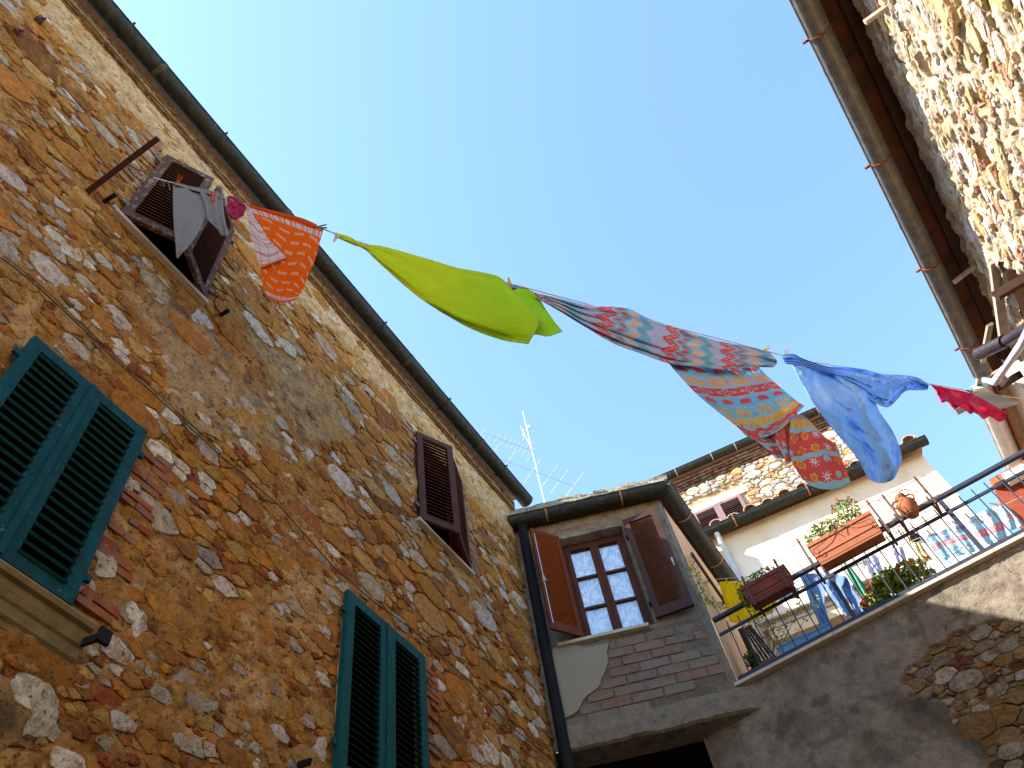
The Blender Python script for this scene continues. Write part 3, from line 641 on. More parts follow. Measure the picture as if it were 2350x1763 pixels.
    mb.add(e0+[ap, ap+V3(.6, .4, 0)], [(0, 1, 5, 4), (1, 2, 5), (0, 4, 3), (2, 3, 4, 5), (3, 2, 1, 0)]); mb.col = (.3, .2, .12); obj('roof', mb, 'roof_slab', H)
    # chimney behind, shades the cream wall
    mb = MB(); mb.box(FS, 2.2, 2.5, -.62, -.28, 9.0, 10.65); obj('chimney', mb, 'render_grey', H)
    # gutters
    gz = 8.95; mb = MB(); CRN = FB.W(2.36, .15, gz); side_x = CRN[0]+.0; mb.halfpipe(FB.W(-.07, .15, gz), FB.W(2.30, .15, gz), FB.n, .115)
    g1 = obj('gutter', mb, 'gutter_dark', H)
    for u in (.50, 1.62):
        mb = MB(); strap(mb, FB.W(u, .15, gz), FB.n, .121); obj('gutter_strap', mb, 'copper_strap', g1)
    sx = -1.235; mb = MB(); mb.halfpipe(V3(sx, 8.25, gz), V3(sx, 11.25, gz), V3(1, 0, 0), .13); g2 = obj('gutter', mb, 'gutter_dark', H)
    for y in (8.95, 10.15):
        mb = MB(); strap(mb, V3(sx, y, gz), V3(1, 0, 0), .136, .018); obj('gutter_strap', mb, 'copper_strap', g2)
    # downpipe in the corner against house A
    mb = MB(); p0 = FB.W(.11, .09, 8.78); mb.tube([p0, FB.W(.10, .09, 6), FB.W(.09, .09, 3), FB.W(.09, .09, -1.6)], .07, 12); mb.tube([p0, p0+Z*.1], .078, 12)
    obj('downpipe', mb, 'iron', H, smooth=False)
    # ---- window
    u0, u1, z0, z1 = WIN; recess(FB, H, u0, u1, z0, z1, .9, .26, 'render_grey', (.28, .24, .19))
    um = (u0+u1)/2; nf = -.17
    mb = MB(); mb.box(FB, u0, u0+.045, nf-.05, nf+.02, z0, z1); mb.box(FB, u1-.045, u1, nf-.05, nf+.02, z0, z1); mb.box(FB, u0+.045, u1-.045, nf-.05, nf+.02, z1-.05, z1-.001); obj('window_frame', mb, 'wood_frame', H)
    for s, (a0, a1) in enumerate(((u0+.047, um-.002), (um+.002, u1-.047))):
        mb = MB(); w_ = .062
        mb.box(FB, a0, a0+w_, nf-.03, nf+.03, z0, z1-.052); mb.box(FB, a1-w_, a1, nf-.03, nf+.03, z0, z1-.052); mb.box(FB, a0+w_, a1-w_, nf-.03, nf+.029, z1-.052-w_*1.2, z1-.053); mb.box(FB, a0+w_, a1-w_, nf-.03, nf+.029, z0+.001, z0+.08)
        h0, h1 = z0+.08, z1-.052-w_*1.2; st = (h1-h0)/3
        for q in (1, 2): mb.box(FB, a0+w_, a1-w_, nf-.02, nf+.024, h0+st*q-.018, h0+st*q+.018)
        sh = obj('window_sash', mb, 'wood_frame', H, centre=True)
        for q in range(3):
            mb = MB(); mb.box(FB, a0+w_-.004, a1-w_+.004, nf-.004, nf, h0+st*q+.014*(q > 0), h0+st*(q+1)-.014*(q < 2)); obj('pane', mb, 'glass', sh, centre=True)
        # lace curtain with folds and a printed scroll pattern
        nu, nz = 90, 330; U = np.linspace(a0+.02+.02*(s == 0), a1-.02, nu); ZZ = np.linspace(z0+.02, z1-.1, nz); UU, Z2 = np.meshgrid(U, ZZ, indexing='ij')
        H_ = nf-.055+.010*np.sin(UU*38+1.3*np.sin(Z2*1.2))+.004*fbm(UU*9, Z2*3, 5)
        x = UU*11+.8*fbm(UU*4, Z2*4, 91); y = Z2*5.2+.8*fbm(UU*4, Z2*4, 92)
        t = np.abs(np.sin(x*1.3+2.2*np.sin(y*2.1)))*np.abs(np.cos(y*2.6+1.8*np.sin(x*1.7))); rr = np.hypot((UU-um)*9 % 1.0-.5, (Z2*2.3) % 1.0-.5); fl = np.cos(5*np.arctan2((Z2*2.3) % 1.0-.5, (UU-um)*9 % 1.0-.5))
        pat = np.clip(sstep(.42, .50, t)+sstep(.04, 0, np.abs(rr-.25-.09*fl)-.03), 0, 1)
        C = np.ones(UU.shape+(3,))*np.array([.50, .60, .68]); C = mixc(C, np.ones_like(C)*np.array([.90, .92, .92]), pat)
        v = FB.O+UU[..., None]*FB.u+H_[..., None]*FB.n+Z2[..., None]*Z; ii, jj = np.meshgrid(np.arange(nu-1), np.arange(nz-1), indexing='ij'); ii = ii.ravel(); jj = jj.ravel()
        f = np.stack([ii*nz+jj, (ii+1)*nz+jj, (ii+1)*nz+jj+1, ii*nz+jj+1], 1); o = fastmesh('lace_curtain', v.reshape(-1, 3), f, 'lace', C.reshape(-1, 3), None)
        tag(o, 'white lace curtain with scrolls behind the %s sash of the corner house window' % ('left' if s == 0 else 'right'), 'curtain', 'lace curtains in the corner window')
    mb = MB(); mb.box(FB, .26, 1.42, -.17, .07, z0-.045, z0-.002); obj('sill', mb, 'marble', H)
    # shutters
    th = R(142); dv = FB.u*math.cos(th)+FB.n*math.sin(th); tn = FB.n*math.cos(th)-FB.u*math.sin(th); P = FB.W(u0-.01, .03, z0)
    s1 = leaf(FB, H, P, dv, tn, .47, z0+.02, z1+.02, 44, 'wood_red', 'slat_red', stile=.06, th=.04, tilt=40, rail_b=.14, slat_w=.045, slat_t=.006)
    q = P+dv*.435-tn*.032; mb = MB(); mb.tube([q+Z*(z0+.10-P[2]), q+Z*(z1-.1-P[2])], .006, 6); obj('espagnolette_rod', mb, 'chrome', s1)
    mb = MB(); c = q+Z*(7.55-P[2]); mb.obox(c, dv*.012, tn*.012, Z*.05); mb.tube([c-tn*.01-Z*.03, c-tn*.045-Z*.06+dv*-.01], .010, 6); obj('handle', mb, 'white_metal', s1)
    th = R(170); dv = -FB.u*math.cos(th)+FB.n*math.sin(th); tn = FB.n*math.cos(R(10))-FB.u*math.sin(R(10)); P = FB.W(u1+.03, .05, z0)
    s2 = leaf(FB, H, P, dv, tn, .50, z0+.04, z1+.03, 44, 'wood_dark', 'slat_red', stile=.085, th=.045, tilt=40, rail_b=.15, slat_w=.045, slat_t=.006)
    c = P+dv*.455+tn*.03+Z*(7.5-P[2]); mb = MB(); mb.obox(c, dv*.013, tn*.006, Z*.07); mb.obox(c+tn*.014-Z*.02, dv*.007, tn*.012, Z*.03); obj('handle', mb, 'white_metal', s2)
    for q in (z0+.3, z1-.3): hinge(FB, H, FB.W(u0-.015, .02, q)); hinge(FB, H, FB.W(u1+.02, .03, q))
    return H
HB = build_B()

# ================================================================== TERRACE with its wall
def build_T():
    H = thing('terrace_wall', 'grey rendered terrace wall with exposed rubble stones at its right end', 'wall', (1.2, 8.25, -1.6))
    S0 = [FT.at(x, y) for x, y in ((2180, 1520), (2075, 1540), (2140, 1650))]
    blob = [FT.at(x, y) for x, y in ((2240, 1430), (2170, 1480), (2085, 1530), (2070, 1560), (2105, 1605), (2160, 1615), (2200, 1690), (2260, 1700), (2270, 1763), (2500, 1800), (2480, 1430), (2300, 1425))]
    bu = np.array([b[0] for b in blob]); bz = np.array([b[1] for b in blob])
    def inside(U, ZZ):
        c = np.zeros(np.shape(U), bool); j = len(bu)-1
        for i in range(len(bu)):
            with np.errstate(divide='ignore', invalid='ignore'):
                c ^= ((bz[i] > ZZ) != (bz[j] > ZZ)) & (U < (bu[j]-bu[i])*(ZZ-bz[i])/(bz[j]-bz[i])+bu[i])
            j = i
        return c
    def mask(U, ZZ): dU = fbm(U*4, ZZ*4, 71, 4)*.10; return inside(U+dU, ZZ+fbm(U*4, ZZ*4, 72, 4)*.10).astype(float)
    def hf_(U, ZZ):
        m_ = mask(U, ZZ); cr = np.abs(fbm(U*2.4, ZZ*3.4, 73, 4)); crack = sstep(.035, .0, cr)*sstep(1.8, 2.2, U)*sstep(4.6, 4.9, ZZ)
        return fbm(U*6, ZZ*6, 74, 5)*.018+.010-m_*.052+fbm(U*14, ZZ*16, 79, 4)*.022*m_-crack*.02+fbm(U*25, ZZ*25, 75, 3)*.004
    def cf(U, ZZ):
        n = fbm(U*1.6, ZZ*1.6, 81, 5); n2 = fbm(U*5, ZZ*5, 82, 5); c = np.ones(U.shape+(3,))*np.array([.215, .178, .132]); c = mixc(c, np.ones_like(c)*np.array([.125, .097, .066]), sstep(-.1, .4, n)*.8)
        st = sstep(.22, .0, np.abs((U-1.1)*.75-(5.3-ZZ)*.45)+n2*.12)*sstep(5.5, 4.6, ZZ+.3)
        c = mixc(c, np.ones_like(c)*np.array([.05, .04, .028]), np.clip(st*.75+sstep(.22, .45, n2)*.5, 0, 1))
        c = mixc(c, np.ones_like(c)*np.array([.15, .095, .04]), sstep(4.7, 4.0, ZZ)*sstep(1.0, .2, U)*sstep(-.2, .3, n2)*.6)
        return mixc(c, np.ones_like(c)*np.array([.15, .10, .055]), mask(U, ZZ))
    wallgrid(FT, 'wall', H, -.60, 4.75, 2.8, 5.56, .022, [(-.62, -.0, 5.22, 5.6)], hf_, cf, 'render_grey')
    mb = MB(); mb.col = (.25, .2, .15); mb.box(FT, -.6, 4.75, -.3, -.03, -1.6, 2.8); mb.box(FT, 4.70, 4.75, -3.2, 0, -1.6, 5.5); mb.box(FT, -.6, -.56, -1.4, -.05, -1.6, 5.2); obj('lower_wall', mb, 'render_grey', H)
    def colf(u, z, r): return pick([(3, (.21, .16, .10)), (1.2, (.28, .225, .16)), (1, (.17, .08, .025)), (.6, (.14, .04, .018)), (1.6, (.22, .135, .06)), (.3, (.06, .05, .045))])
    seeds = []
    for px, py, L, c in ((2215, 1560, 90, (.36, .30, .24)), (2250, 1450, 60, (.38, .32, .26)), (2270, 1500, 56, (.38, .33, .27)), (2310, 1480, 60, (.34, .28, .21)), (2240, 1665, 110, (.25, .12, .035)), (2300, 1640, 90, (.27, .14, .04)), (2168, 1632, 44, (.40, .33, .26)), (2120, 1540, 50, (.33, .27, .22)), (2272, 1555, 30, (.07, .065, .06)), (2190, 1470, 44, (.27, .16, .08)), (2345, 1545, 40, (.44, .42, .40)), (2330, 1600, 60, (.28, .15, .06)), (2320, 1720, 70, (.36, .28, .21))):
        u, z = FT.at(px, py); seeds.append((u, z, L*.5/FPX*9.6*.78, np.array(c)*.66))
    ok = lambda u, z, r: bool(mask(np.array(u), np.array(z)) > .5)
    rubble(FT, H, 1.4, 4.6, 3.0, 5.3, [(.12, 200), (.085, 900), (.055, 3000), (.035, 9000)], seeds, ok, colf, lambda u, z, r: -.006+.034*random.random(), 'stone_grey', gap=.003, base=-.05, n0=-.032, tight=.76)
    # floor slab with marble edging in lengths
    mb = MB(); mb.col = (.35, .3, .24); mb.box(FT, -.02, 4.75, -3.3, .0, 5.50, 5.562); obj('floor_slab', mb, 'render_grey', H)
    u = -.02
    while u < 4.7:
        mb = MB(); e = min(u+.62, 4.75); mb.box(FT, u, e-.004, -.12, .085, 5.568, 5.608, j=.001); obj('edging_tile', mb, 'marble', H, centre=True); u += .62
    return H
HT = build_T()
# railing
RL = thing('railing', 'dark blue-grey iron railing along the edge of the terrace', 'railing', (1.2, 8.25, 5.61))
def rail(name, u0, u1, z, hw, hn, n0=.0, m='rail_paint'):
    mb = MB(); mb.box(FT, u0, u1, n0-hn, n0+hn, z-hw, z+hw); return obj(name, mb, m, RL)
rail('handrail', .03, 4.72, 6.545, .022, .028); rail('rail', .03, 4.72, 6.32, .017, .012, .0); rail('rail', .03, 4.72, 5.675, .022, .022, .0)
for u in (1.504, 3.012, 4.50):
    mb = MB(); mb.box(FT, u-.025, u+.025, -.014, .014, 5.60, 6.52); obj('post', mb, 'rail_paint', RL, centre=True)
u = .03+.15; bme = None
mb = MB(); mb.obox((0, 0, 0), FT.u*.0065, FT.n*.0065, Z*.405); bme = mesh_only('baluster', mb, 'rail_paint')
while u < 4.7:
    if min(abs(u-q) for q in (1.504, 3.012, 4.50)) > .06: place('baluster', bme, FT.W(u, .022, 6.02), RL)
    u += .1508

# ================================================================== HOUSE C: cream house behind the terrace
def build_C():
    H = thing('cream_house', 'cream plastered house behind the terrace with a door canopy', 'house', (.6, 11.5, 5.5)); UR = 4.02; DOOR = (.42, 1.75, 5.6, 7.75)
    def hf_(U, ZZ): return fbm(U*4, ZZ*4, 91, 4)*.006
    def cf(U, ZZ):
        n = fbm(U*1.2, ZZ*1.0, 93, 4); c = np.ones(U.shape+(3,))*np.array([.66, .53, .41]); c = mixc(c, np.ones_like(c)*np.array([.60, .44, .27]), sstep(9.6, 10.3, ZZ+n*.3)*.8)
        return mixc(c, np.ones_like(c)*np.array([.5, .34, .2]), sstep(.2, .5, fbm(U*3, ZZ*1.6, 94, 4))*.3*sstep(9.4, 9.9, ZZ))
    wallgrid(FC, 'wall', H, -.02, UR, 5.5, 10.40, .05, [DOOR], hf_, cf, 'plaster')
    mb = MB(); mb.col = (.6, .45, .3); mb.box(FC, UR-.02, UR, -4, -.01, 5.5, 10.38); mb.box(FC, 0, .02, -4, -.01, 5.5, 10.4); obj('side_wall', mb, 'plaster', H)
    mb = MB(); P4 = [FC.W(-.1, .2, 10.44), FC.W(UR+.10, .2, 10.44), FC.W(UR+.10, -1.35, 10.85), FC.W(-.1, -1.35, 10.85)]; mb.col = (.4, .2, .1); mb.hexa(P4+[p+Z*.05 for p in P4]); obj('roof', mb, 'roof_tile', H)
    mb = MB(); mb.halfpipe(FC.W(.0, .22, 10.42), FC.W(UR+.16, .22, 10.42), FC.n, .105); g = obj('gutter', mb, 'gutter_dark', H)
    for u in (.62, 2.0, 3.35):
        mb = MB(); strap(mb, FC.W(u, .22, 10.42), FC.n, .111); obj('gutter_strap', mb, 'copper_strap', g)
    # barrel tile ends peeping over the gutter
    for i in range(12):
        u = .30+i*.33; mb = MB(); mb.col = tuple(np.array((.36, .22, .15))*random.uniform(.7, 1.2)); n = 9; vs = []
        dz = random.uniform(-.01, .03)
        for k, (nn, zz) in enumerate(((.27+random.uniform(-.03, .02), 10.47+dz), (-.3, 10.66+dz))):
            for rr in (.125, .105):
                for q in range(n): a_ = math.pi*q/(n-1); vs.append(FC.W(u+math.cos(a_)*rr, nn, zz+math.sin(a_)*rr*.95))
        fs = [(q, q+1, 2*n+q+1, 2*n+q) for q in range(n-1)]+[(n+q, n+q+1, 3*n+q+1, 3*n+q) for q in range(n-1)]+[(q, q+1, n+q+1, n+q) for q in range(n-1)]
        mb.add(vs, fs); obj('roof_tile', mb, 'roof_tile', H, centre=True)
    mb = MB(); mb.tube([FC.W(.24, .20, 10.33), FC.W(.24, .14, 10.15), FC.W(.26, .07, 9.9), FC.W(.26, .07, 5.6)], .05, 12); obj('downpipe', mb, 'gutter_zinc', H, smooth=False)
    # door, canopy
    recess(FC, H, *DOOR, 1.0, .2, 'plaster', (.62, .42, .24)); u0, u1, z0, z1 = DOOR
    for k, (a0, a1) in enumerate(((u0+.02, (u0+u1)/2-.002), ((u0+u1)/2+.002, u1-.02))):
        mb = MB(); mb.box(FC, a0, a0+.09, -.17, -.11, z0, z1-.01); mb.box(FC, a1-.09, a1, -.17, -.11, z0, z1-.01); mb.box(FC, a0+.09, a1-.09, -.17, -.112, z1-.12, z1-.011); mb.box(FC, a0+.09, a1-.09, -.17, -.112, z0, z0+.5)
        d = obj('door', mb, 'wood_red', H, centre=True); mb = MB(); mb.box(FC, a0+.088, a1-.088, -.145, -.14, z0+.5, z1-.12); obj('pane', mb, 'glass', d, centre=True)
    mb = MB(); mb.col = (.66, .48, .28); mb.box(FC, .30, 2.0, .0, .30, 7.79, 7.99); obj('canopy', mb, 'plaster', H)
    mb = MB(); mb.box(FC, .28, 2.02, .0, .33, 7.992, 8.03); mb.box(FC, .22, 2.08, .0, .40, 8.10, 8.13); mb.box(FC, .22, 2.08, .0, .30, 8.03, 8.10); obj('canopy_cap', mb, 'marble', H)
    mb = MB(); mb.tube([FC.W(.05, .55, 8.32), FC.W(2.2, .55, 8.32)], .018, 8); obj('awning_rod', mb, 'pvc_grey', H)
    # round vent
    mb = MB(); c = FC.W(3.03, .0, 8.78); mb.tube([c, c+FC.n*.05], .075, 16); mb.tube([c+FC.n*.05, c+FC.n*.08], .055, 16); mb.obox(c+FC.n*.085, FC.u*.07, FC.n*.006, Z*.006); mb.obox(c+FC.n*.085, FC.u*.006, FC.n*.006, Z*.07); obj('wall_vent', mb, 'iron', H)
    # white louvred door part at the right behind the jeans
    leaf(FC, H, FC.W(2.25, .04, 5.65), FC.u, FC.n, .5, 5.65, 7.4, 26, 'plastic_white', 'plastic_white', stile=.06, th=.03, tilt=30)
    leaf(FC, H, FC.W(2.76, .04, 5.65), FC.u, FC.n, .5, 5.65, 7.4, 26, 'plastic_white', 'plastic_white', stile=.06, th=.03, tilt=30)
    return H
HC = build_C()

# ================================================================== HOUSE E: tall stone house behind
def build_E():
    H = thing('tall_house', 'tall rubble house behind the cream one with mauve louvred shutters', 'house', (0, 13.2, 5)); UR = 3.65; WN = (-.17, .90, 10.8, 12.42)
    def hf_(U, ZZ): return fbm(U*7, ZZ*9, 111, 4)*.02-.015
    def cf(U, ZZ):
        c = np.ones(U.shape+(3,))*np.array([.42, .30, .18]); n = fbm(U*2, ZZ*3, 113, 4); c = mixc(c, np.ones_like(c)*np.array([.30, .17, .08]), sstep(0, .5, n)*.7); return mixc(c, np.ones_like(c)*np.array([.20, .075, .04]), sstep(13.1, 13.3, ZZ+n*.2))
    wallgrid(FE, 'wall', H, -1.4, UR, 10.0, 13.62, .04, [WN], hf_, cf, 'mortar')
    mb = MB(); mb.col = (.4, .3, .2); mb.box(FE, UR-.02, UR, -5, -.02, 4, 13.6); mb.box(FE, -1.42, -1.4, -5, -.02, 4, 13.6); mb.box(FE, -1.4, UR, -.3, -.03, 4, 10.0); obj('side_wall', mb, 'mortar', H)
    ok = lambda u, z, r: not (WN[0]-.12-r < u < WN[1]+.12+r and z < 12.75+r) and z < 13.15-r*.5 and u < UR-r
    colf = lambda u, z, r: pick([(3, (.42, .39, .36)), (2, (.46, .35, .20)), (1.2, (.40, .27, .13)), (.7, (.36, .18, .10)), (1.5, (.48, .44, .38))])
    rubble(FE, H, -1.4, UR, 10.4, 13.2, [(.20, 90), (.13, 500), (.085, 2200), (.05, 4000)], [], ok, colf, lambda u, z, r: .015+.03*random.random(), 'stone', gap=.009, base=-.05, tight=.76)
    z = 13.18
    for row, (hh, nn) in enumerate(((.06, .03), (.06, .055), (.06, .08), (.06, .11))):
        u = -1.4
        while u < UR:
            mb = MB(); mb.col = tuple(np.array((.12, .04, .018))*random.uniform(.5, 1.4)); mb.box(FE, u, min(u+.29, UR+.05)-.012, -.05, nn+random.uniform(-.01, .01), z+.004, z+hh-.006, j=.006); obj('brick', mb, 'brick', H, centre=True); u += .29
        z += .068
    mb = MB(); mb.halfpipe(FE.W(-1.5, .20, 13.62), FE.W(UR+.15, .20, 13.62), FE.n, .10); g = obj('gutter', mb, 'gutter_dark', H)
    for u in (-.1, .75, 1.3, 2.3, 3.2):
        mb = MB(); strap(mb, FE.W(u, .20, 13.62), FE.n, .106); obj('gutter_strap', mb, 'gutter_zinc', g)
    mb = MB(); P4 = [FE.W(-1.5, .15, 13.65), FE.W(UR+.1, .15, 13.65), FE.W(UR+.1, -4, 14.7), FE.W(-1.5, -4, 14.7)]; mb.col = (.35, .18, .1); mb.hexa(P4+[p+Z*.06 for p in P4]); obj('roof', mb, 'roof_tile', H)
    recess(FE, H, *WN, .8, .2); um = (WN[0]+WN[1])/2
    leaf(FE, H, FE.W(WN[0], .03, 10.8), FE.u, FE.n, um-WN[0]-.002, 10.82, 12.42, 27, 'shutter_mauve', 'shutter_mauve', stile=.07, th=.04, tilt=40, slat_w=.05)
    leaf(FE, H, FE.W(WN[1], .03, 10.8), -FE.u, FE.n, WN[1]-um-.002, 10.82, 12.42, 27, 'shutter_mauve', 'shutter_mauve', stile=.07, th=.04, tilt=40, slat_w=.05)
    mb = MB(); mb.col = (.55, .46, .34); mb.box(FE, WN[0]-.12, WN[1]+.2, -.05, .03, 12.43, 12.60, j=.01); obj('lintel', mb, 'plaster', H)
    return H
HE = build_E()

# ================================================================== HOUSE D: sunlit rubble house on the right
YD0, YD1 = -3.0, 8.25
def build_D():
    H = thing('sunlit_house', 'pale sunlit rough rubble stone house on the right with a grey gutter under its eaves', 'house', (3.1, 3, -1.6)); ZW = 7.95
    OPN = [FD.at(x, y) for x, y in ((2262, 665), (2345, 745))]
    holes_px = ((2128, 150, .13), (2213, 160, .07), (2260, 355, .15), (2250, 232, .10), (2137, 325, .07), (2165, 268, .05), (2305, 75, .05), (2200, 272, .05), (2300, 275, .05), (2240, 300, .04), (2335, 290, .08), (2220, 420, .05))
    HL = [(*FD.at(x, y), r) for x, y, r in holes_px]
    def holef(U, ZZ):
        s = np.zeros(np.shape(U))
        for (u, z, r) in HL: s = np.maximum(s, sstep(1.15, .8, np.hypot((U-u)/r, (ZZ-z)/(r*.62))+fbm(U*12, ZZ*12, 131, 2)*.2))
        return s
    def hf_(U, ZZ):
        r1 = 1-np.abs(fbm(U*3.4, ZZ*9, 121, 5)); top = sstep(7.3, 7.8, ZZ)
        return (r1-.85)*.07+fbm(U*8, ZZ*22, 122, 4)*.042+fbm(U*28, ZZ*52, 127, 2)*.008+fbm(U*1.2, ZZ*1.3, 123, 2)*.035-holef(U, ZZ)*.16+.01+top*.03*fbm(U*3, ZZ*9, 129, 3)
    def cf(U, ZZ):
        n = fbm(U*2.5, ZZ*3, 124, 4); n2 = fbm(U*6, ZZ*8, 125, 4); c = np.ones(U.shape+(3,))*np.array([.46, .36, .245]); c = mixc(c, np.ones_like(c)*np.array([.42, .28, .13]), sstep(.0, .4, n)*.8)
        c = mixc(c, np.ones_like(c)*np.array([.56, .48, .38]), sstep(.05, .4, n2)*.8); return mixc(c, np.ones_like(c)*np.array([.38, .17, .10]), sstep(.45, .6, fbm(U*4, ZZ*14, 126, 3))*.7)
    hole = (6.15, 7.25, 6.35, 7.22)
    wallgrid(FD, 'wall', H, YD0, YD1, 3.0, ZW, .02, [hole], hf_, cf, 'stone_bright')
    mb = MB(); mb.col = (.5, .42, .32); mb.box(FD, -9, YD1, -.5, -.05, -1.6, 3.0); mb.box(FD, -9, YD0, -.5, 0, 3, ZW); mb.box(FD, YD1-.03, YD1, -6, -.05, -1.6, ZW); obj('lower_wall', mb, 'stone_bright', H)
    colf = lambda u, z, r: pick([(3, (.54, .46, .36)), (1.8, (.44, .31, .15)), (2.4, (.50, .39, .24)), (.4, (.38, .18, .11)), (1, (.60, .55, .47))])
    ok = lambda u, z, r: z < 7.75-r*.5 and all(math.hypot((u-a_)/(b_r+r*.8), (z-b_)/(b_r*.62+r*.55)) > 1 for a_, b_, b_r in HL) and not (hole[0]-r-.05 < u < hole[1]+r+.05 and hole[2]-r*.7 < z < hole[3]+r*.7+.1)
    seeds = []
    for px, py, r, c in ((2170, 20, .26, (.50, .36, .18)), (2120, 60, .22, (.52, .40, .24)), (2290, 25, .20, (.48, .34, .15)), (2235, 85, .17, (.50, .38, .22)), (2320, 180, .10, (.44, .22, .15)), (2190, 110, .10, (.52, .40, .22)), (2060, 50, .14, (.56, .52, .46))):
        u, z = FD.at(px, py); seeds.append((u, z, r, np.array(c)))
    rubble(FD, H, .5, YD1-.1, 4.6, 7.8, [(.20, 150), (.13, 700), (.085, 2500), (.055, 6000)], seeds, ok, colf, lambda u, z, r: .004+.036*random.random(), 'stone_bright', gap=.009, base=-.08, tight=.76, asp=2.5, maxobj=290, skip=lambda u, z, r: random.random() < (.25 if r > .1 else .5))
    # recessed opening with wooden lintel
    recess(FD, H, *hole, .7, .32, 'stone_bright', (.40, .27, .18))
    # eaves: wall plate, rafters, terracotta planks, tiles
    mb = MB(); mb.col = (.2, .1, .05); mb.box(FD, YD0, YD1, -.02, .13, ZW-.0, ZW+.06); obj('wall_plate', mb, 'timber', H)
    u = -2.0
    while u < YD1-.05:
        mb = MB(); mb.col = tuple(np.array((.42, .13, .05))*random.uniform(.75, 1.2)); mb.box(FD, u, u+.395, .12, .27, ZW+.065+random.uniform(0, .008), ZW+.095, j=.002); obj('eaves_tile', mb, 'eaves_clay', H, centre=True); u += .40
    mb = MB(); mb.col = (.3, .2, .12); P4 = [FD.W(-9, .30, ZW+.13), FD.W(YD1, .30, ZW+.13), FD.W(YD1, -5, ZW+1.8), FD.W(-9, -5, ZW+1.8)]; mb.hexa(P4+[p+Z*.06 for p in P4]); obj('roof', mb, 'roof_tile', H)
    u = .2
    while u < YD1:
        mb = MB(); mb.col = tuple(np.array((.52, .38, .30))*random.uniform(.75, 1.15)); n = 7; vs = []; r0 = .085; e = .42+random.uniform(-.025, .012); z0 = ZW+.17
        for k, (nn, zz) in enumerate(((e, z0), (-.2, z0+.24))):
            for rr in (r0, r0-.016):
                for q in range(n): a_ = math.pi*q/(n-1); vs.append(FD.W(u+math.cos(a_)*rr, nn, zz+math.sin(a_)*rr))
        fs = [(q, q+1, 2*n+q+1, 2*n+q) for q in range(n-1)]+[(n+q, n+q+1, 3*n+q+1, 3*n+q) for q in range(n-1)]+[(q, q+1, n+q+1, n+q) for q in range(n-1)]
        mb.add(vs, fs); obj('roof_tile', mb, 'roof_tile', H, centre=True); u += .235
    gz = 8.03; mb = MB(); mb.halfpipe(FD.W(-6, .38, gz), FD.W(8.33, .38, gz), FD.n, .11); g = obj('gutter', mb, 'gutter_grey', H)
    for u in (1.6, 3.6, 5.7):
        mb = MB(); mb.halfpipe(FD.W(u-.035, .38, gz), FD.W(u+.035, .38, gz), FD.n, .113, .004, 12, False); obj('gutter_joint', mb, 'gutter_grey', g)
    for (px, py) in ((1870, 80), (2010, 370), (2125, 610), (2215, 790)):
        k = 0; d = ray(px, py); P = d*(gz/d[2]); u = float((P-FD.O)@FD.u)
        mb = MB(); strap(mb, FD.W(u, .38, gz), FD.n, .118, .02); mb.obox(FD.W(u, .38+.15, gz+.0), FD.n*.03, FD.u*.012, Z*.012); obj('gutter_strap', mb, 'rust', g)
    # sticks and beams poking out
    return H
HD = build_D()
def stick(name, label, cat, a, offa, b, offb, w_, m, group=None):
    P = FD.px(*a, offa); Q = FD.px(*b, offb); return bar_thing(name, label, cat, P, Q, w_, m, group)
stick('wooden_peg', 'weathered grey wooden peg in the sunlit wall near the top of the picture', 'peg', (2038, 14), 0, (1985, 52), .22, (.035, .06), 'timber_grey')
stick('wooden_peg', 'slim pointed wooden peg sticking out below the dark eaves', 'peg', (2245, 605), 0, (2188, 649), .30, (.03, .05), 'timber_grey')
stick('awning_beam', 'dark timber beam jutting out over the recessed opening in the sunlit wall', 'beam', (2375, 628), 0, (2285, 680), .42, (.05, .11), 'timber')
stick('timber_strut', 'upright grey timber strut behind the pipes under the right eaves', 'strut', (2280, 600), .03, (2303, 770), .16, (.10, .05), 'timber_grey')
stick('timber_strut', 'flat grey bracket bar crossing the end of the right gutter', 'strut', (2272, 745), .30, (2240, 905), .42, (.07, .03), 'timber_grey')
stick('timber_strut', 'dark brown board under the grey pipe at the end of the sunlit house', 'strut', (2340, 860), .1, (2200, 945), .45, (.06, .09), 'timber')
mb = MB(); pp = [FD.px(2400, 720, .1), FD.px(2350, 757, .18), FD.px(2310, 782, .3), FD.px(2292, 790, .33)]; mb.tube(pp[:3], .062, 16); mb2 = MB()
q = [FD.px(2306, 783, .30), FD.px(2280, 797, .36), FD.px(2262, 806, .41), FD.px(2246, 812, .46)]
T = thing('flue_pipe', 'dark flue pipe with a ribbed elbow sticking out under the right eaves', 'pipe', tuple(pp[2])); obj('pipe', mb, 'flue', T, smooth=False)
mb = MB(); n_ = 22; pl = [q[0]+(q[-1]-q[0])*i/n_ for i in range(n_+1)]; mb.tube(pl, [.072+(.006 if i % 2 else 0) for i in range(n_+1)], 18); obj('ribbed_elbow', mb, 'flue', T)
mb = MB(); mb.tube([FD.px(2375, 730, .2), FD.px(2345, 790, .26), FD.px(2290, 868, .36)], .045, 14); mb.tube([FD.px(2296, 860, .35), FD.px(2286, 874, .37)], .054, 14); mb.tube([FD.px(2290, 868, .36), FD.px(2283, 878, .37), FD.px(2258, 868, .42)], .045, 14)
tag(obj('grey_pipe', mb, 'pvc_grey'), 'pale grey plastic pipe with a collar slanting across the end of the right eaves', 'pipe')

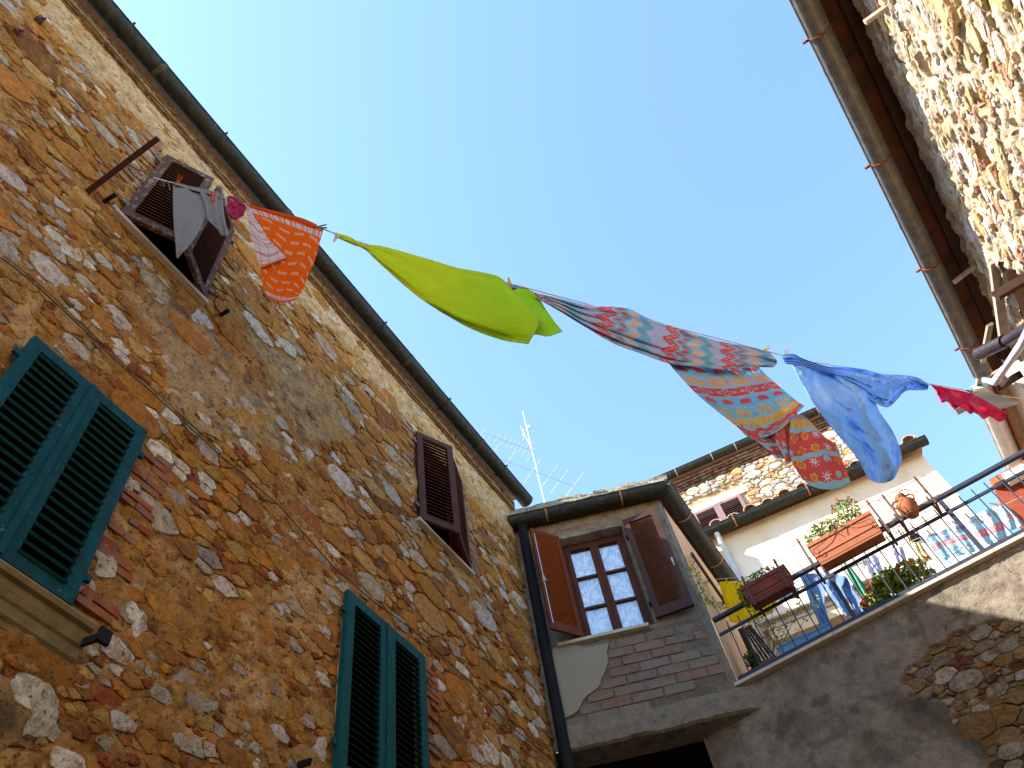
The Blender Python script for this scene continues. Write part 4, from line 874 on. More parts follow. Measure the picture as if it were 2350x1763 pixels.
# ================================================================== HOUSE F beyond D
def build_F():
    H = thing('far_right_house', 'low house beyond the sunlit one with pale gutter and red fascia', 'house', (3.4, 10, -1.6)); gz = 8.35
    P = ray(2235, 905); P = P*(gz/P[2]); Q = ray(2318, 1095); Q = Q*(gz/Q[2]); d = (Q-P)/np.linalg.norm(Q-P); out = np.cross(d, Z); out = out if out[0] < 0 else -out; P0 = P-d*.15; P1 = Q+d*5
    P0 = P0-out*.12; P1 = P1-out*.12
    mb = MB(); mb.halfpipe(P0, P1, out, .12); obj('gutter', mb, 'gutter_zinc', H)
    FF = Frame((P0[0], P0[1], 0), d, out)
    mb = MB(); mb.box(FF, 0, 8, -.16, -.13, gz-.10, gz+.04); obj('fascia', mb, 'rust', H)
    mb = MB(); mb.col = (.60, .48, .36); mb.box(FF, 0, 8, -.5, -.30, -1.6, gz); mb.box(FF, 0, .03, -4, -.5, -1.6, gz); obj('wall', mb, 'plaster', H)
    mb = MB(); mb.col = (.3, .2, .12); mb.box(FF, -.02, 8, -.31, -.10, gz-.02, gz+.02); mb.hexa([FF.W(0, -.02, gz+.03), FF.W(8, -.02, gz+.03), FF.W(8, -4, gz+1.1), FF.W(0, -4, gz+1.1), FF.W(0, -.02, gz+.09), FF.W(8, -.02, gz+.09), FF.W(8, -4, gz+1.2), FF.W(0, -4, gz+1.2)]); obj('roof', mb, 'roof_tile', H)
    return H
HF = build_F()

# ================================================================== LAUNDRY on the line across the alley
L1 = FA.px(352, 408, .25); L2 = FD.px(2345, 915, .12)
lh = (L2-L1)*V3(1, 1, 0); LN = np.cross(lh/np.linalg.norm(lh), Z)      # normal of the vertical plane of the line
def on_line(px, py): return hit(px, py, L1, LN)
def catmull(P, t):
    n = len(P)-1; x = np.clip(t, 0, 1)*n; i = np.minimum(x.astype(int), n-1); f = (x-i)[:, None]
    g = lambda k: np.where((k < 0)[:, None], 2*P[0]-P[1], np.where((k > n)[:, None], 2*P[n]-P[n-1], P[np.clip(k, 0, n)]))
    p0, p1, p2, p3 = g(i-1), g(i), g(i+1), g(i+2)
    return .5*((2*p1)+(-p0+p2)*f+(2*p0-5*p1+4*p2-p3)*f*f+(-p0+3*p1-3*p2+p3)*f**3)
def cloth_grid(rows, nu, nv, place_, d0=0., folds=None, seed=0, crump=.006, cs=6):
    """rows of outline points (px, py[, metres nearer]) -> 3D grid; folds(U,V) adds depth"""
    rr = [np.array([(*p, 0)[:3] for p in r], float) for r in rows]; m = max(len(r) for r in rr); tt = np.linspace(0, 1, nu)
    A_ = np.stack([catmull(r, tt) for r in rr]); B_ = np.stack([catmull(A_[:, k], np.linspace(0, 1, nv)) for k in range(nu)], 1)   # nv,nu,3
    U, V_ = np.meshgrid(tt, np.linspace(0, 1, nv)); D = B_[..., 2]+d0
    if folds is not None: D = D+folds(U, V_)
    D = D+crump*fbm(U*cs, V_*cs, seed, 4)*2
    base = np.array([[place_(B_[j, i, 0], B_[j, i, 1]) for i in range(nu)] for j in range(nv)]); nrm = np.linalg.norm(base, axis=2, keepdims=True)
    return base*(1-D[..., None]/nrm), U, V_
def cloth(name, pieces, m, label, cat, group=None, parent=None, thick=.004):
    vs = []; fs = []; cs = []; o_ = 0
    for rows, nu, nv, pl, d0, folds, seed, crump, colf in pieces:
        g_, U, V_ = cloth_grid(rows, nu, nv, pl, d0, folds, seed, crump); C = colf(U, V_); jj, ii = np.meshgrid(np.arange(nv-1), np.arange(nu-1), indexing='ij'); jj = jj.ravel(); ii = ii.ravel()
        fs.append(np.stack([jj*nu+ii, jj*nu+ii+1, (jj+1)*nu+ii+1, (jj+1)*nu+ii], 1)+o_); vs.append(g_.reshape(-1, 3)); cs.append(np.broadcast_to(C, g_.shape).reshape(-1, 3)); o_ += nu*nv
    o = fastmesh(name, np.concatenate(vs), np.concatenate(fs), m, np.concatenate(cs), parent)
    md = o.modifiers.new('thickness', 'SOLIDIFY'); md.thickness = thick; md.offset = 0
    return tag(o, label, cat, group) if parent is None else o
def solid(c): return lambda U, V_: np.ones(U.shape+(3,))*np.array(c)
def paint(C, mask, col): return mixc(C, np.ones_like(C)*np.array(col), np.clip(mask, 0, 1))
# the lines themselves
way = [(352, 408), (400, 421), (486, 445), (540, 462), (650, 492), (741, 525), (790, 545), (1000, 610), (1160, 648), (1400, 712), (1600, 765), (1790, 814), (1812, 822), (1980, 850), (2135, 882), (2240, 900), (2345, 915)]
mb = MB(); mb.tube([on_line(x, y) for x, y in way], .0065, 5)
tag(obj('washing_line', mb, 'rope'), 'washing line strung across the alley carrying the big blown sheets', 'washing line')
mb = MB(); tw = [(300, 381), (310, 388), (322, 391), (333, 396), (345, 402), (356, 406)]
mb.tube([FA.px(296, 380, .03)]+[on_line(x, y+2*(-1)**i) for i, (x, y) in enumerate(tw)], .006, 5); mb.tube([FA.px(296, 380, .03)]+[on_line(x, y-2*(-1)**i) for i, (x, y) in enumerate(tw)], .005, 5)
mb.tube([on_line(368, 414)*.995, on_line(376, 420)*.995, on_line(377, 428)*.995, on_line(365, 423)*.995], .006, 5); mb.tube([on_line(385, 415)*.995, on_line(388, 428)*.995, on_line(390, 437)*.995], .006, 5)
tag(obj('twisted_wire', mb, 'cable'), 'twisted wire and knotted cord tying the washing line to the upper left window', 'wire')
def pin(px, py, ang, m, label, grp=None, near=.05, L=.075, pl=None):
    L *= 1.15
    c = (pl or on_line)(px, py); c = c*(1-near/np.linalg.norm(c)); d = ray(px+math.cos(ang), py-math.sin(ang))-ray(px, py); d /= np.linalg.norm(d); fwd = c/np.linalg.norm(c); s = np.cross(d, fwd)
    T = thing('clothes_peg', label, 'clothes peg', tuple(c), grp)
    for sg in (-1, 1):
        mb = MB(); sk = .012*sg; mb.obox(c+s*.009*sg, d*L/2+s*sg*.005, s*.0065, fwd*.009); obj('peg_half', mb, m, T)
    mb = MB(); mb.tube([c-fwd*.009, c+fwd*.009], .008, 8); obj('spring', mb, 'chrome', T)
G = 'clothes pegs on the long washing line'
pin(409, 416, R(65), 'plastic_red', 'bright red clothes peg on the left corner of the grey cloth', G, .06, .10)
pin(489, 460, R(88), 'plastic_red', 'dark red upright clothes peg holding the grey cloth in the middle', G, .10, .13)
pin(736, 521, R(8), 'plastic_green', 'green clothes peg on the right corner of the orange towel', G, .05, .10)
pin(771, 545, R(65), 'plastic_white', 'white clothes peg at the left tip of the lime green towel', G, .05, .08)
pin(1169, 647, R(-75), 'plastic_yellow', 'yellow clothes peg behind the lime green towel', G, .03)
pin(1757, 803, R(38), 'plastic_yellow', 'yellow clothes peg on the right tip of the patterned sheet', G, .06, .10)
pin(1804, 818, R(88), 'plastic_yellow', 'yellow clothes peg gripping the pleated end of the blue sheet', G, .07, .12)
pin(2225, 898, R(-15), 'plastic_green', 'green clothes peg between the pink garment and the pale grey cloth', G, .04, .07)
# grey cloth by the window
gc = lambda U, V_: paint(np.ones(U.shape+(3,))*np.array([.27, .25, .235]), sstep(.0, .5, fbm(U*4, V_*4, 5))*.4, (.20, .185, .19))
cloth('grey_cloth', [
 ([[(397, 420), (420, 427), (450, 435), (488, 448)], [(397, 470), (420, 474), (446, 478), (474, 490)], [(399, 520), (416, 522), (434, 526), (455, 534)], [(403, 560), (411, 561), (420, 566), (428, 572)], [(405, 592), (409, 593), (413, 588), (419, 578)]], 60, 60, on_line, .02, lambda U, V_: .03*np.sin(U*9)*V_+.03*np.sin(V_*5+U*4), 1, .012, gc),
 ([[(452, 432), (475, 436), (498, 441), (511, 452)], [(470, 470), (485, 474), (502, 480), (515, 496)], [(474, 500), (490, 506), (507, 508), (519, 518)], [(484, 512), (497, 522), (511, 528), (525, 533)], [(500, 520), (505, 538), (514, 542), (524, 541)]], 50, 50, on_line, .05, lambda U, V_: .04*np.sin(U*16)*(V_+.2), 2, .014, gc),
 ([[(398, 418), (440, 428), (480, 438), (508, 447)], [(399, 424), (440, 436), (480, 446), (510, 457)]], 60, 8, on_line, .07, lambda U, V_: .02*np.sin(U*20), 3, .008, gc)],
 'cloth', 'grey cloth pegged at two corners in front of the open brown shutters', 'cloth')
cloth('pink_rag', [([[(518, 453), (532, 450), (548, 461), (563, 468)], [(522, 470), (538, 470), (552, 475), (563, 481)], [(521, 485), (535, 488), (550, 488), (561, 488)], [(526, 496), (538, 505), (550, 500), (560, 494)]], 50, 50, on_line, .03, lambda U, V_: .05*fbm(U*3, V_*3, 9), 5, .03, solid((.42, .03, .08)))], 'cloth', 'small crumpled magenta rag between the grey cloth and orange towel', 'cloth')
# orange towel
def oran(U, V_):
    C = np.ones(U.shape+(3,))*np.array([.88, .145, .006]); n = fbm(U*5, V_*5, 3); C = paint(C, sstep(0, .5, n)*.35, (.85, .20, .01))
    w_ = V_*9.5+.30*np.sin(U*9+V_*2); f = w_ % 1; seg = (U*4.2+np.floor(w_)*.5) % 1; dash = sstep(.02, .05, seg)*sstep(.70, .66, seg)
    for o_ in (.42, .56): C = paint(C, sstep(.055, .03, np.abs(f-o_))*dash*(V_ > .11)*(V_ < .86)*sstep(.02, .03, U)*.95, (.85, .55, .35))
    for lo, hi in ((.035, .095), (.90, .965)):
        st = (U*13) % 1; b = (V_ > lo) & (V_ < hi); base = np.ones_like(C)*np.array([.80, .62, .55]); base = paint(base, (st > .35)*(st < .55)*1., (.62, .10, .14)); base = paint(base, (st > .65)*(st < .85)*((U*6.5) % 1 > .5), (.80, .30, .03)); base = paint(base, (st > .9)*1., (.6, .3, .3)); C = np.where(b[..., None], base, C)
    return C
def lining(U, V_):
    C = np.ones(U.shape+(3,))*np.array([.78, .64, .60]); 
    for k in (5, 8): C = paint(C, sstep(.07, .03, np.abs(((V_*k+.25*np.sin(U*5+V_*3)) % 1)-.5))*.9, (.60, .12, .16))
    C = paint(C, sstep(.08, .03, np.abs((U*3+.2*np.sin(V_*9)) % 1-.5))*.7, (.62, .16, .2)); return paint(C, sstep(.93, .97, V_), (.85, .22, .02))
cloth('orange_towel', [
 ([[(565, 469), (620, 486), (680, 506), (743, 526)], [(590, 505), (635, 520), (685, 540), (732, 563)], [(612, 545), (650, 560), (690, 577), (722, 600)], [(617, 582), (645, 600), (680, 615), (706, 634)], [(598, 620), (630, 634), (668, 652), (697, 662)], [(603, 655), (632, 668), (662, 675), (686, 677)], [(617, 684), (640, 693), (660, 694), (680, 687)]], 150, 190, on_line, .02, lambda U, V_: .05*np.sin(U*5+V_*2)*V_+.03*np.sin(V_*6), 11, .008, oran),
 ([[(564, 470), (567, 472), (570, 474)], [(568, 500), (580, 505), (592, 512)], [(574, 530), (592, 538), (612, 545)], [(584, 568), (610, 568), (636, 570)], [(593, 600), (620, 594), (654, 589)], [(597, 616), (622, 606), (657, 592)]], 60, 90, on_line, .07, lambda U, V_: .03*np.sin(U*3.1), 12, .004, lining),
 ([[(566, 468), (620, 482), (690, 500), (728, 516)], [(566, 474), (620, 488), (685, 508), (722, 524)]], 60, 8, on_line, .045, None, 13, .004, lambda U, V_: np.ones(U.shape+(3,))*np.array([.72, .09, .006]))],
 'terry', 'orange towel with wavy white dashes and a striped hem', 'towel')
# green towel
def gr(U, V_):
    C = np.ones(U.shape+(3,))*np.array([.66, .74, .02]); C = paint(C, sstep(.5, .95, U+.25*fbm(U*3, V_*3, 8))*.6, (.40, .74, .03)); C = paint(C, sstep(.012, .0, 1-U)*.6, (.5, .55, .1)); C = paint(C, (sstep(.012, .004, np.abs(V_-.045))+sstep(.012, .004, np.abs(V_-.955)))*.35, (.34, .42, .01)); return C*(1+.10*fbm(U*7, V_*4, 88))[..., None]
gcols = [((766, 534), (767, 538), (768, 541), (769, 544)), ((800, 543), (803, 550), (806, 555), (808, 561)), ((836, 562), (838, 566), (838, 570), (839, 574)), ((880, 566), (878, 580), (874, 592), (870, 604)), ((1000, 600), (985, 625), (968, 655), (948, 672)), ((1045, 614), (1035, 655), (1020, 697), (1005, 712)), ((1100, 624), (1095, 670), (1088, 720), (1080, 754)), ((1140, 633), (1150, 690), (1155, 740), (1152, 780)), ((1151, 641), (1198, 691), (1236, 738), (1213, 790))]
grow = [[c[k] for c in gcols] for k in range(4)]
cloth('green_towel', [
 (grow, 220, 80, on_line, .05, lambda U, V_: .10*np.sin(V_*math.pi)*U+.03*np.sin(U*9+V_*3)*U-.10*sstep(.8, 1, V_)*U+.03*np.exp(-((U-.72)/.05)**2)*(1-V_)-.03*np.exp(-((U-.86)/.06)**2)+.05*np.abs(fbm(U*5, V_*1.6, 87))+.02*np.sin(V_*10+U*16)*U, 21, .012, gr),
 ([[(1160, 668), (1176, 667), (1200, 662), (1230, 672)], [(1180, 690), (1200, 690), (1225, 690), (1248, 703)], [(1215, 722), (1230, 720), (1250, 722), (1270, 735)], [(1215, 770), (1233, 768), (1258, 772), (1291, 761)]], 60, 60, on_line, -.06, lambda U, V_: .02*np.sin(V_*18+U*2), 22, .008, lambda U, V_: np.ones(U.shape+(3,))*np.array([.42, .74, .03])),
 ([[(1151, 639), (1180, 670), (1215, 712), (1250, 744)], [(1149, 643), (1177, 674), (1211, 716), (1246, 747)]], 50, 4, on_line, .065, None, 23, .002, solid((.45, .58, .10)))],
 'terry', 'lime green terry towel blown out sideways along the washing line', 'towel')
# patterned sheet: printed bands with tulips, suns and flowers
BANDS = [(.0, .12, 0), (.12, .17, 1), (.17, .31, 2), (.31, .35, 1), (.35, .5, 3), (.5, .54, 1), (.54, .70, 4), (.70, .74, 1), (.74, 1.0, 3)]
TEAL, CYAN, LILAC, REDC, YEL, WHT = (.22, .37, .44), (.27, .50, .58), (.46, .42, .52), (.60, .09, .095), (.72, .40, .03), (.66, .68, .74)
def motif(x, y, kind):
    """one printed figure centred at 0, size about .35"""
    r = np.hypot(x, y); a_ = np.arctan2(y, x)
    if kind == 0: return ((r < .30) & (y < .12)) | ((np.abs(x) < .30) & (y >= -.05) & (y < .30-.22*np.abs(np.sin(x*16))))          # tulip
    if kind == 1: return ((np.abs(np.sin(a_*4)) < .35) & (r < .40) & (r > .15)) | ((r > .08) & (r < .18))                     # sun
    if kind == 2: return (np.abs(r-.26-.06*np.cos(6*a_)) < .075) | (r < .06)                                               # flower
    return (np.abs(r-.36*np.abs(np.cos(2*a_))) < .06) & (r < .42)                                                        # butterfly
def sheet_print(U, V_, seq, nb, nm, v0=0.):
    """seq: band colours along V; nm motif columns across U"""
    C = np.zeros(U.shape+(3,)); y = V_*nb+v0+.03*np.sin(U*23); k = np.floor(y).astype(int) % len(seq); f = y % 1
    for i, (c, mk, mc, cnt) in enumerate(seq):
        sel = (k == i); C[sel] = c; edge = sel & ((f < .10) | (f > .92)); C[edge] = CYAN if c is not CYAN else TEAL
        if mk is not None:
            xx = ((U*cnt+.5*(np.floor(V_*nb*2) % 2 if mk == 9 else 0)) % 1)-.5; yy = (f-.5)
            if mk == 9:      # mixed field of figures, three rows
                gy = np.floor(f*2.0); yy = (f*2.0 % 1)-.5; cx_ = np.floor(U*cnt+.5*gy); xx = ((U*cnt+.5*gy) % 1)-.5; id_ = ((cx_*7+gy*5+k*3) % 4).astype(int)
                for q in range(4): C[sel & ~edge & (id_ == q) & motif(xx*1.1, yy*1.1, q)] = (CYAN, WHT, YEL, YEL)[q]
            else: C[sel & ~edge & motif(xx*1.0, yy*1.0, mk)] = mc
    return C*(1+.06*fbm(U*6, V_*6, 4))[..., None]
SEQ_A = [(REDC, 3, LILAC, 4), (TEAL, 0, REDC, 6), (LILAC, 2, YEL, 4), (TEAL, None, TEAL, 1)]
along = [((1225, 672), (1228, 678), (1234, 684), (1242, 690)), ((1268, 681), (1272, 690), (1280, 702), (1290, 718)), ((1349, 701), (1345, 718), (1340, 736), (1345, 752)), ((1436, 707), (1430, 735), (1420, 768), (1412, 790)), ((1487, 731), (1480, 760), (1475, 790), (1470, 811)), ((1553, 753), (1548, 780), (1543, 812), (1536, 834)), ((1601, 769), (1605, 795), (1608, 825), (1606, 842)), ((1650, 783), (1653, 805), (1655, 830), (1658, 847)), ((1712, 796), (1715, 812), (1717, 830), (1716, 843)), ((1762, 808), (1770, 822), (1775, 834), (1768, 843)), ((1778, 822), (1783, 828), (1782, 836), (1774, 843))]
sheetA = [[c[k] for c in along] for k in range(4)]
fA = lambda U, V_: .085*np.abs(np.sin(V_*13+U*2.5))*sstep(0, .2, U)*sstep(.85, .45, U)+.11*np.abs(np.sin(V_*6-U*7+1.5*fbm(U*3, V_*2, 30)))*sstep(.35, .8, U)+.07*fbm(U*6, V_*3, 33)*U
pA = lambda U, V_: sheet_print(V_, U+.012*np.sin(V_*22), [(REDC, 3, LILAC, 7), (TEAL, 0, REDC, 10), (LILAC, 2, YEL, 7), (TEAL, None, 0, 1), (LILAC, None, 0, 1)], 21.0, 1, .2)
SKYB = (.20, .46, .68)
SQ = [(SKYB, 0, REDC, 5), (LILAC, 2, YEL, 4), (REDC, 3, LILAC, 4), (SKYB, 0, REDC, 5), (SKYB, 2, YEL, 4), (YEL, 3, CYAN, 4), (REDC, 9, 0, 5), (REDC, 9, 0, 5)]
def pB(U, V_):
    C = sheet_print(U, V_, SQ, 7.7, 1, 0.); C = paint(C, sstep(.955, .96, V_), CYAN); return C
def pC(U, V_): C = sheet_print(U, V_, [(REDC, 9, 0, 3)], 1.6, 1, .1); return paint(C, sstep(.90, .91, V_), CYAN)
def pD(U, V_):
    C = sheet_print(U, V_, [(YEL, 3, TEAL, 3), (REDC, 9, 0, 4), (REDC, 9, 0, 4)], 2.7, 1, .45); C = paint(C, sstep(.10, .02, V_), (.30, .28, .42)); return paint(C, sstep(.925, .93, V_), CYAN)
cloth('patterned_sheet', [
 (sheetA, 380, 110, on_line, .05, fA, 31, .012, pA),
 ([[(1534, 833), (1600, 840), (1670, 843), (1740, 842)], [(1568, 872), (1640, 880), (1712, 874), (1764, 866)], [(1601, 906), (1668, 915), (1738, 905), (1795, 893)], [(1648, 945), (1700, 952), (1765, 940), (1820, 914)], [(1690, 978), (1732, 985), (1785, 968), (1836, 926)], [(1712, 1000), (1752, 1004), (1795, 983), (1846, 932)]], 190, 230, on_line, -.02, lambda U, V_: .07*np.sin(U*8+V_*3)+.13*np.abs(fbm(U*4, V_*3, 35))-.10*sstep(.12, 0, V_), 34, .014, pB),
 ([[(1690, 976), (1735, 975), (1780, 968), (1828, 940)], [(1716, 1001), (1755, 1004), (1795, 998), (1832, 970)], [(1745, 1024), (1775, 1028), (1808, 1024), (1836, 1000)], [(1774, 1045), (1790, 1052), (1812, 1050), (1838, 1030)]], 110, 80, on_line, -.06, lambda U, V_: .06*np.sin(U*14), 36, .01, pC),
 ([[(1770, 985), (1785, 985), (1798, 975), (1812, 965)], [(1780, 1010), (1797, 1015), (1812, 1012), (1826, 1000)], [(1790, 1035), (1806, 1045), (1820, 1040), (1832, 1028)], [(1802, 1055), (1806, 1066), (1822, 1055), (1834, 1040)]], 60, 70, on_line, .0, lambda U, V_: .03*np.sin(U*6), 39, .006, pC),
 ([[(1815, 955), (1830, 952), (1845, 955), (1860, 968)], [(1812, 988), (1840, 985), (1868, 985), (1892, 1002)], [(1811, 1030), (1845, 1020), (1885, 1012), (1919, 1022)], [(1818, 1060), (1858, 1050), (1898, 1042), (1930, 1050)], [(1836, 1092), (1874, 1086), (1914, 1078), (1943, 1082)], [(1857, 1114), (1886, 1123), (1922, 1122), (1952, 1107)]], 150, 170, on_line, .03, lambda U, V_: .05*np.sin(U*10+V_*2)*sstep(1, .2, V_)+.04*np.sin(U*4), 37, .008, pD)],
 'cloth', 'big patterned sheet of red, teal and yellow bands with tulips and suns', 'sheet', thick=.003)
cloth('bundled_cloth', [([[(1152, 644), (1168, 650), (1190, 658), (1215, 662)], [(1160, 660), (1175, 664), (1195, 666), (1212, 668)], [(1172, 670), (1185, 672), (1196, 668), (1208, 664)]], 40, 30, on_line, -.12, lambda U, V_: .04*np.sin(U*14), 41, .02, lambda U, V_: sheet_print(U, V_, [(TEAL, None, 0, 1), (REDC, None, 0, 1)], 2.2, 1, .3))], 'cloth', 'bunched corner of patterned cloth peeping from behind the lime green towel', 'cloth')
# blue sheet
bl = lambda U, V_: paint(np.ones(U.shape+(3,))*np.array([.22, .46, .84]), sstep(-.2, .6, fbm(U*3, V_*4, 45))*.7, (.46, .66, .88))
bcols = [((1795, 812), (1796, 822), (1799, 830), (1805, 836)), ((1820, 812), (1824, 822), (1828, 832), (1832, 838)), ((1845, 824), (1850, 832), (1856, 840), (1862, 847)), ((1896, 840), (1908, 850), (1922, 862), (1940, 870)), ((1940, 842), (1950, 858), (1962, 876), (1975, 896)), ((1985, 848), (1990, 868), (1996, 895), (2004, 922)), ((2021, 858), (2026, 880), (2032, 908), (2035, 935)), ((2052, 860), (2056, 878), (2060, 900), (2054, 922)), ((2085, 862), (2084, 874), (2082, 886), (2078, 898)), ((2108, 868), (2108, 876), (2108, 886), (2108, 896)), ((2131, 882), (2131, 886), (2130, 891), (2128, 895))]
cloth('blue_sheet', [
 ([[c[k] for c in bcols] for k in range(4)], 240, 90, on_line, .10, lambda U, V_: .05*np.sin(V_*26+U*3)*sstep(.7, .2, U)+.09*np.sin(V_*9+U*5)*U+.26*np.abs(fbm(U*10, V_*4, 47))*sstep(.25, .7, U), 46, .03, bl),
 ([[(1815, 835), (1860, 842), (1905, 856), (1952, 872)], [(1840, 880), (1890, 890), (1945, 900), (1996, 904)], [(1878, 942), (1930, 947), (1975, 948), (2020, 948)], [(1922, 998), (1970, 1002), (2010, 1000), (2050, 992)], [(1964, 1048), (2003, 1055), (2040, 1055), (2069, 1050)], [(1995, 1101), (2016, 1108), (2036, 1107), (2053, 1098)]], 160, 200, on_line, .02, lambda U, V_: .16*np.sin(U*3.1)*sstep(0, .3, V_)+.09*np.sin(U*9+V_*5+2*fbm(U*2, V_*2, 7))+.08*np.abs(np.sin(V_*11-U*7+2*fbm(U*3, V_*3, 8)))*sstep(0, .5, U)+.10*np.abs(fbm(U*4, V_*6, 49)), 48, .02, bl)],
 'cloth', 'crumpled pale blue bedsheet hanging in a long bag on the line', 'sheet', thick=.003)
cloth('pink_garment', [([[(2134, 882), (2170, 890), (2225, 902), (2270, 925), (2308, 946)], [(2142, 890), (2155, 900), (2172, 902), (2196, 916), (2222, 920), (2245, 932), (2268, 938), (2290, 950), (2308, 955)], [(2150, 900), (2160, 914), (2178, 918), (2196, 932), (2222, 934), (2240, 948), (2262, 950), (2285, 962), (2306, 962)], [(2150, 905), (2162, 924), (2174, 922), (2190, 940), (2206, 933), (2226, 950), (2240, 945), (2256, 962), (2275, 954), (2292, 968), (2309, 962)]], 110, 50, on_line, .06, lambda U, V_: .06*np.sin(V_*9+U*8)+.12*np.abs(fbm(U*7, V_*4, 51)), 51, .03, lambda U, V_: paint(np.ones(U.shape+(3,))*np.array([.62, .03, .11]), sstep(-.1, .5, fbm(U*9, V_*5, 52))*.55, (.72, .20, .28)))], 'cloth', 'bright pink crumpled garment near the right end of the line', 'garment')
cloth('pale_cloth', [([[(2222, 900), (2250, 897), (2285, 905), (2340, 922)], [(2238, 912), (2262, 914), (2294, 918), (2338, 925)], [(2262, 926), (2280, 936), (2300, 938), (2330, 930)]], 70, 40, on_line, -.02, lambda U, V_: .03*np.sin(V_*10+U*3), 53, .008, solid((.42, .38, .34)))], 'cloth', 'pale grey cloth hanging beside the pink garment under the right eaves', 'cloth')

# ================================================================== TERRACE laundry and plants
def onT(n): 
    f = Frame(tuple(FT.O-FT.n*n), tuple(FT.u), tuple(FT.n)); return lambda x, y: hit(x, y, f.O, f.n)
pl1 = onT(1.0); pl2 = onT(1.4)
mb = MB(); mb.tube([V3(-1.37, 9.35, pl1(1630, 1330)[2]), pl1(1650, 1329), pl1(1800, 1315), pl1(1940, 1300), pl1(2119, 1231), pl1(2212, 1203), pl1(2345, 1140)], .004, 5); mb.tube([pl1(1640, 1343), pl1(1660, 1341), pl1(1800, 1325)], .004, 5)
tag(obj('washing_line', mb, 'rope'), 'thin washing line on the terrace behind the iron railing', 'washing line')
cloth('yellow_cloth', [([[(1650, 1336), (1690, 1334), (1730, 1335), (1772, 1336)], [(1662, 1380), (1695, 1378), (1735, 1378), (1783, 1372)], [(1676, 1427), (1703, 1431), (1735, 1424), (1774, 1406)]], 70, 60, pl1, 0, lambda U, V_: .03*np.sin(U*18), 61, .01, solid((.78, .56, .005)))], 'cloth', 'plain bright yellow cloth pegged on the terrace line behind the dark red planter', 'cloth')
cloth('grey_shirt', [([[(1775, 1346), (1800, 1345), (1832, 1350)], [(1780, 1362), (1805, 1365), (1834, 1366)], [(1785, 1378), (1808, 1377), (1830, 1372)]], 40, 30, pl1, 0, lambda U, V_: .02*np.sin(U*15), 62, .01, solid((.45, .46, .48)))], 'cloth', 'light grey garment between the yellow cloth and the jeans', 'garment')
jn = lambda U, V_: paint(np.ones(U.shape+(3,))*np.array([.16, .26, .46]), sstep(-.2, .5, fbm(U*5, V_*9, 63))*.6, (.30, .42, .60))
cloth('jeans', [([[(1834, 1320), (1862, 1316), (1895, 1318)], [(1846, 1345), (1868, 1350), (1894, 1352)], [(1862, 1390), (1878, 1392), (1893, 1385)], [(1880, 1430), (1893, 1432), (1902, 1420)], [(1888, 1450), (1900, 1448), (1913, 1440)]], 40, 70, pl1, 0, lambda U, V_: .03*np.sin(U*8), 64, .012, jn),
 ([[(1886, 1318), (1915, 1318), (1942, 1322)], [(1892, 1348), (1912, 1348), (1935, 1345)], [(1912, 1378), (1926, 1374), (1940, 1368)], [(1942, 1416), (1950, 1412), (1958, 1406)]], 40, 60, pl1, .02, lambda U, V_: .03*np.sin(U*8), 65, .012, jn),
 ([[(1918, 1326), (1932, 1324), (1944, 1326)], [(1936, 1356), (1946, 1354), (1958, 1352)], [(1950, 1385), (1962, 1382), (1974, 1378)], [(1964, 1410), (1974, 1407), (1984, 1401)]], 30, 50, pl1, -.02, lambda U, V_: .02*np.sin(U*8), 66, .01, jn)], 'cloth', 'faded blue jeans hanging upside down behind the middle railing post', 'jeans')
cloth('green_cloth', [([[(1936, 1297), (1944, 1298), (1953, 1302)], [(1950, 1325), (1962, 1328), (1976, 1332)], [(1964, 1350), (1975, 1352), (1987, 1350)], [(1978, 1368), (1986, 1371), (1994, 1365)]], 40, 40, pl1, .02, lambda U, V_: .04*np.sin(U*12), 67, .008, solid((.16, .42, .28)))], 'cloth', 'folded sea green towel hanging right of the jeans', 'towel')
cloth('white_garment', [([[(1976, 1282), (1992, 1276), (2012, 1272)], [(1986, 1302), (2003, 1300), (2022, 1298)], [(1996, 1328), (2012, 1325), (2030, 1320)]], 40, 40, pl1, 0, lambda U, V_: .03*np.sin(U*12), 68, .02, solid((.66, .68, .78)))], 'cloth', 'white garment hanging beside the sea green towel', 'garment', 'white garments on the terrace line')
cloth('white_garment', [([[(2046, 1262), (2058, 1256), (2070, 1252)], [(2052, 1282), (2064, 1280), (2078, 1276)], [(2060, 1300), (2070, 1298), (2082, 1294)]], 30, 30, pl1, 0, lambda U, V_: .03*np.sin(U*12), 69, .02, solid((.66, .66, .80)))], 'cloth', 'small white garment above the marigolds, left of the round vent', 'garment', 'white garments on the terrace line')
cloth('cream_garment', [([[(2096, 1246), (2104, 1244), (2112, 1246)], [(2104, 1268), (2114, 1266), (2124, 1264)], [(2120, 1290), (2130, 1288), (2140, 1284)]], 30, 30, pl1, 0, lambda U, V_: .03*np.sin(U*12), 70, .02, solid((.72, .62, .36)))], 'cloth', 'cream garment hanging just left of the blue patterned towel', 'garment')
def towelp(U, V_):
    C = np.ones(U.shape+(3,))*np.array([.36, .60, .72]); C = paint(C, ((V_ > .38) & (V_ < .56))*.8, (.66, .16, .18)); 
    for v0, k, c in ((.46, 2, (.75, .60, .60)), (.78, 0, (.66, .10, .14)), (.12, 0, (.66, .12, .16)), (.22, 2, (.78, .48, .2))):
        C = paint(C, (motif((((U*6) % 1)-.5)*1.3, (V_-v0)*7, k) & (np.abs(V_-v0) < .07))*.8, c)
    return C
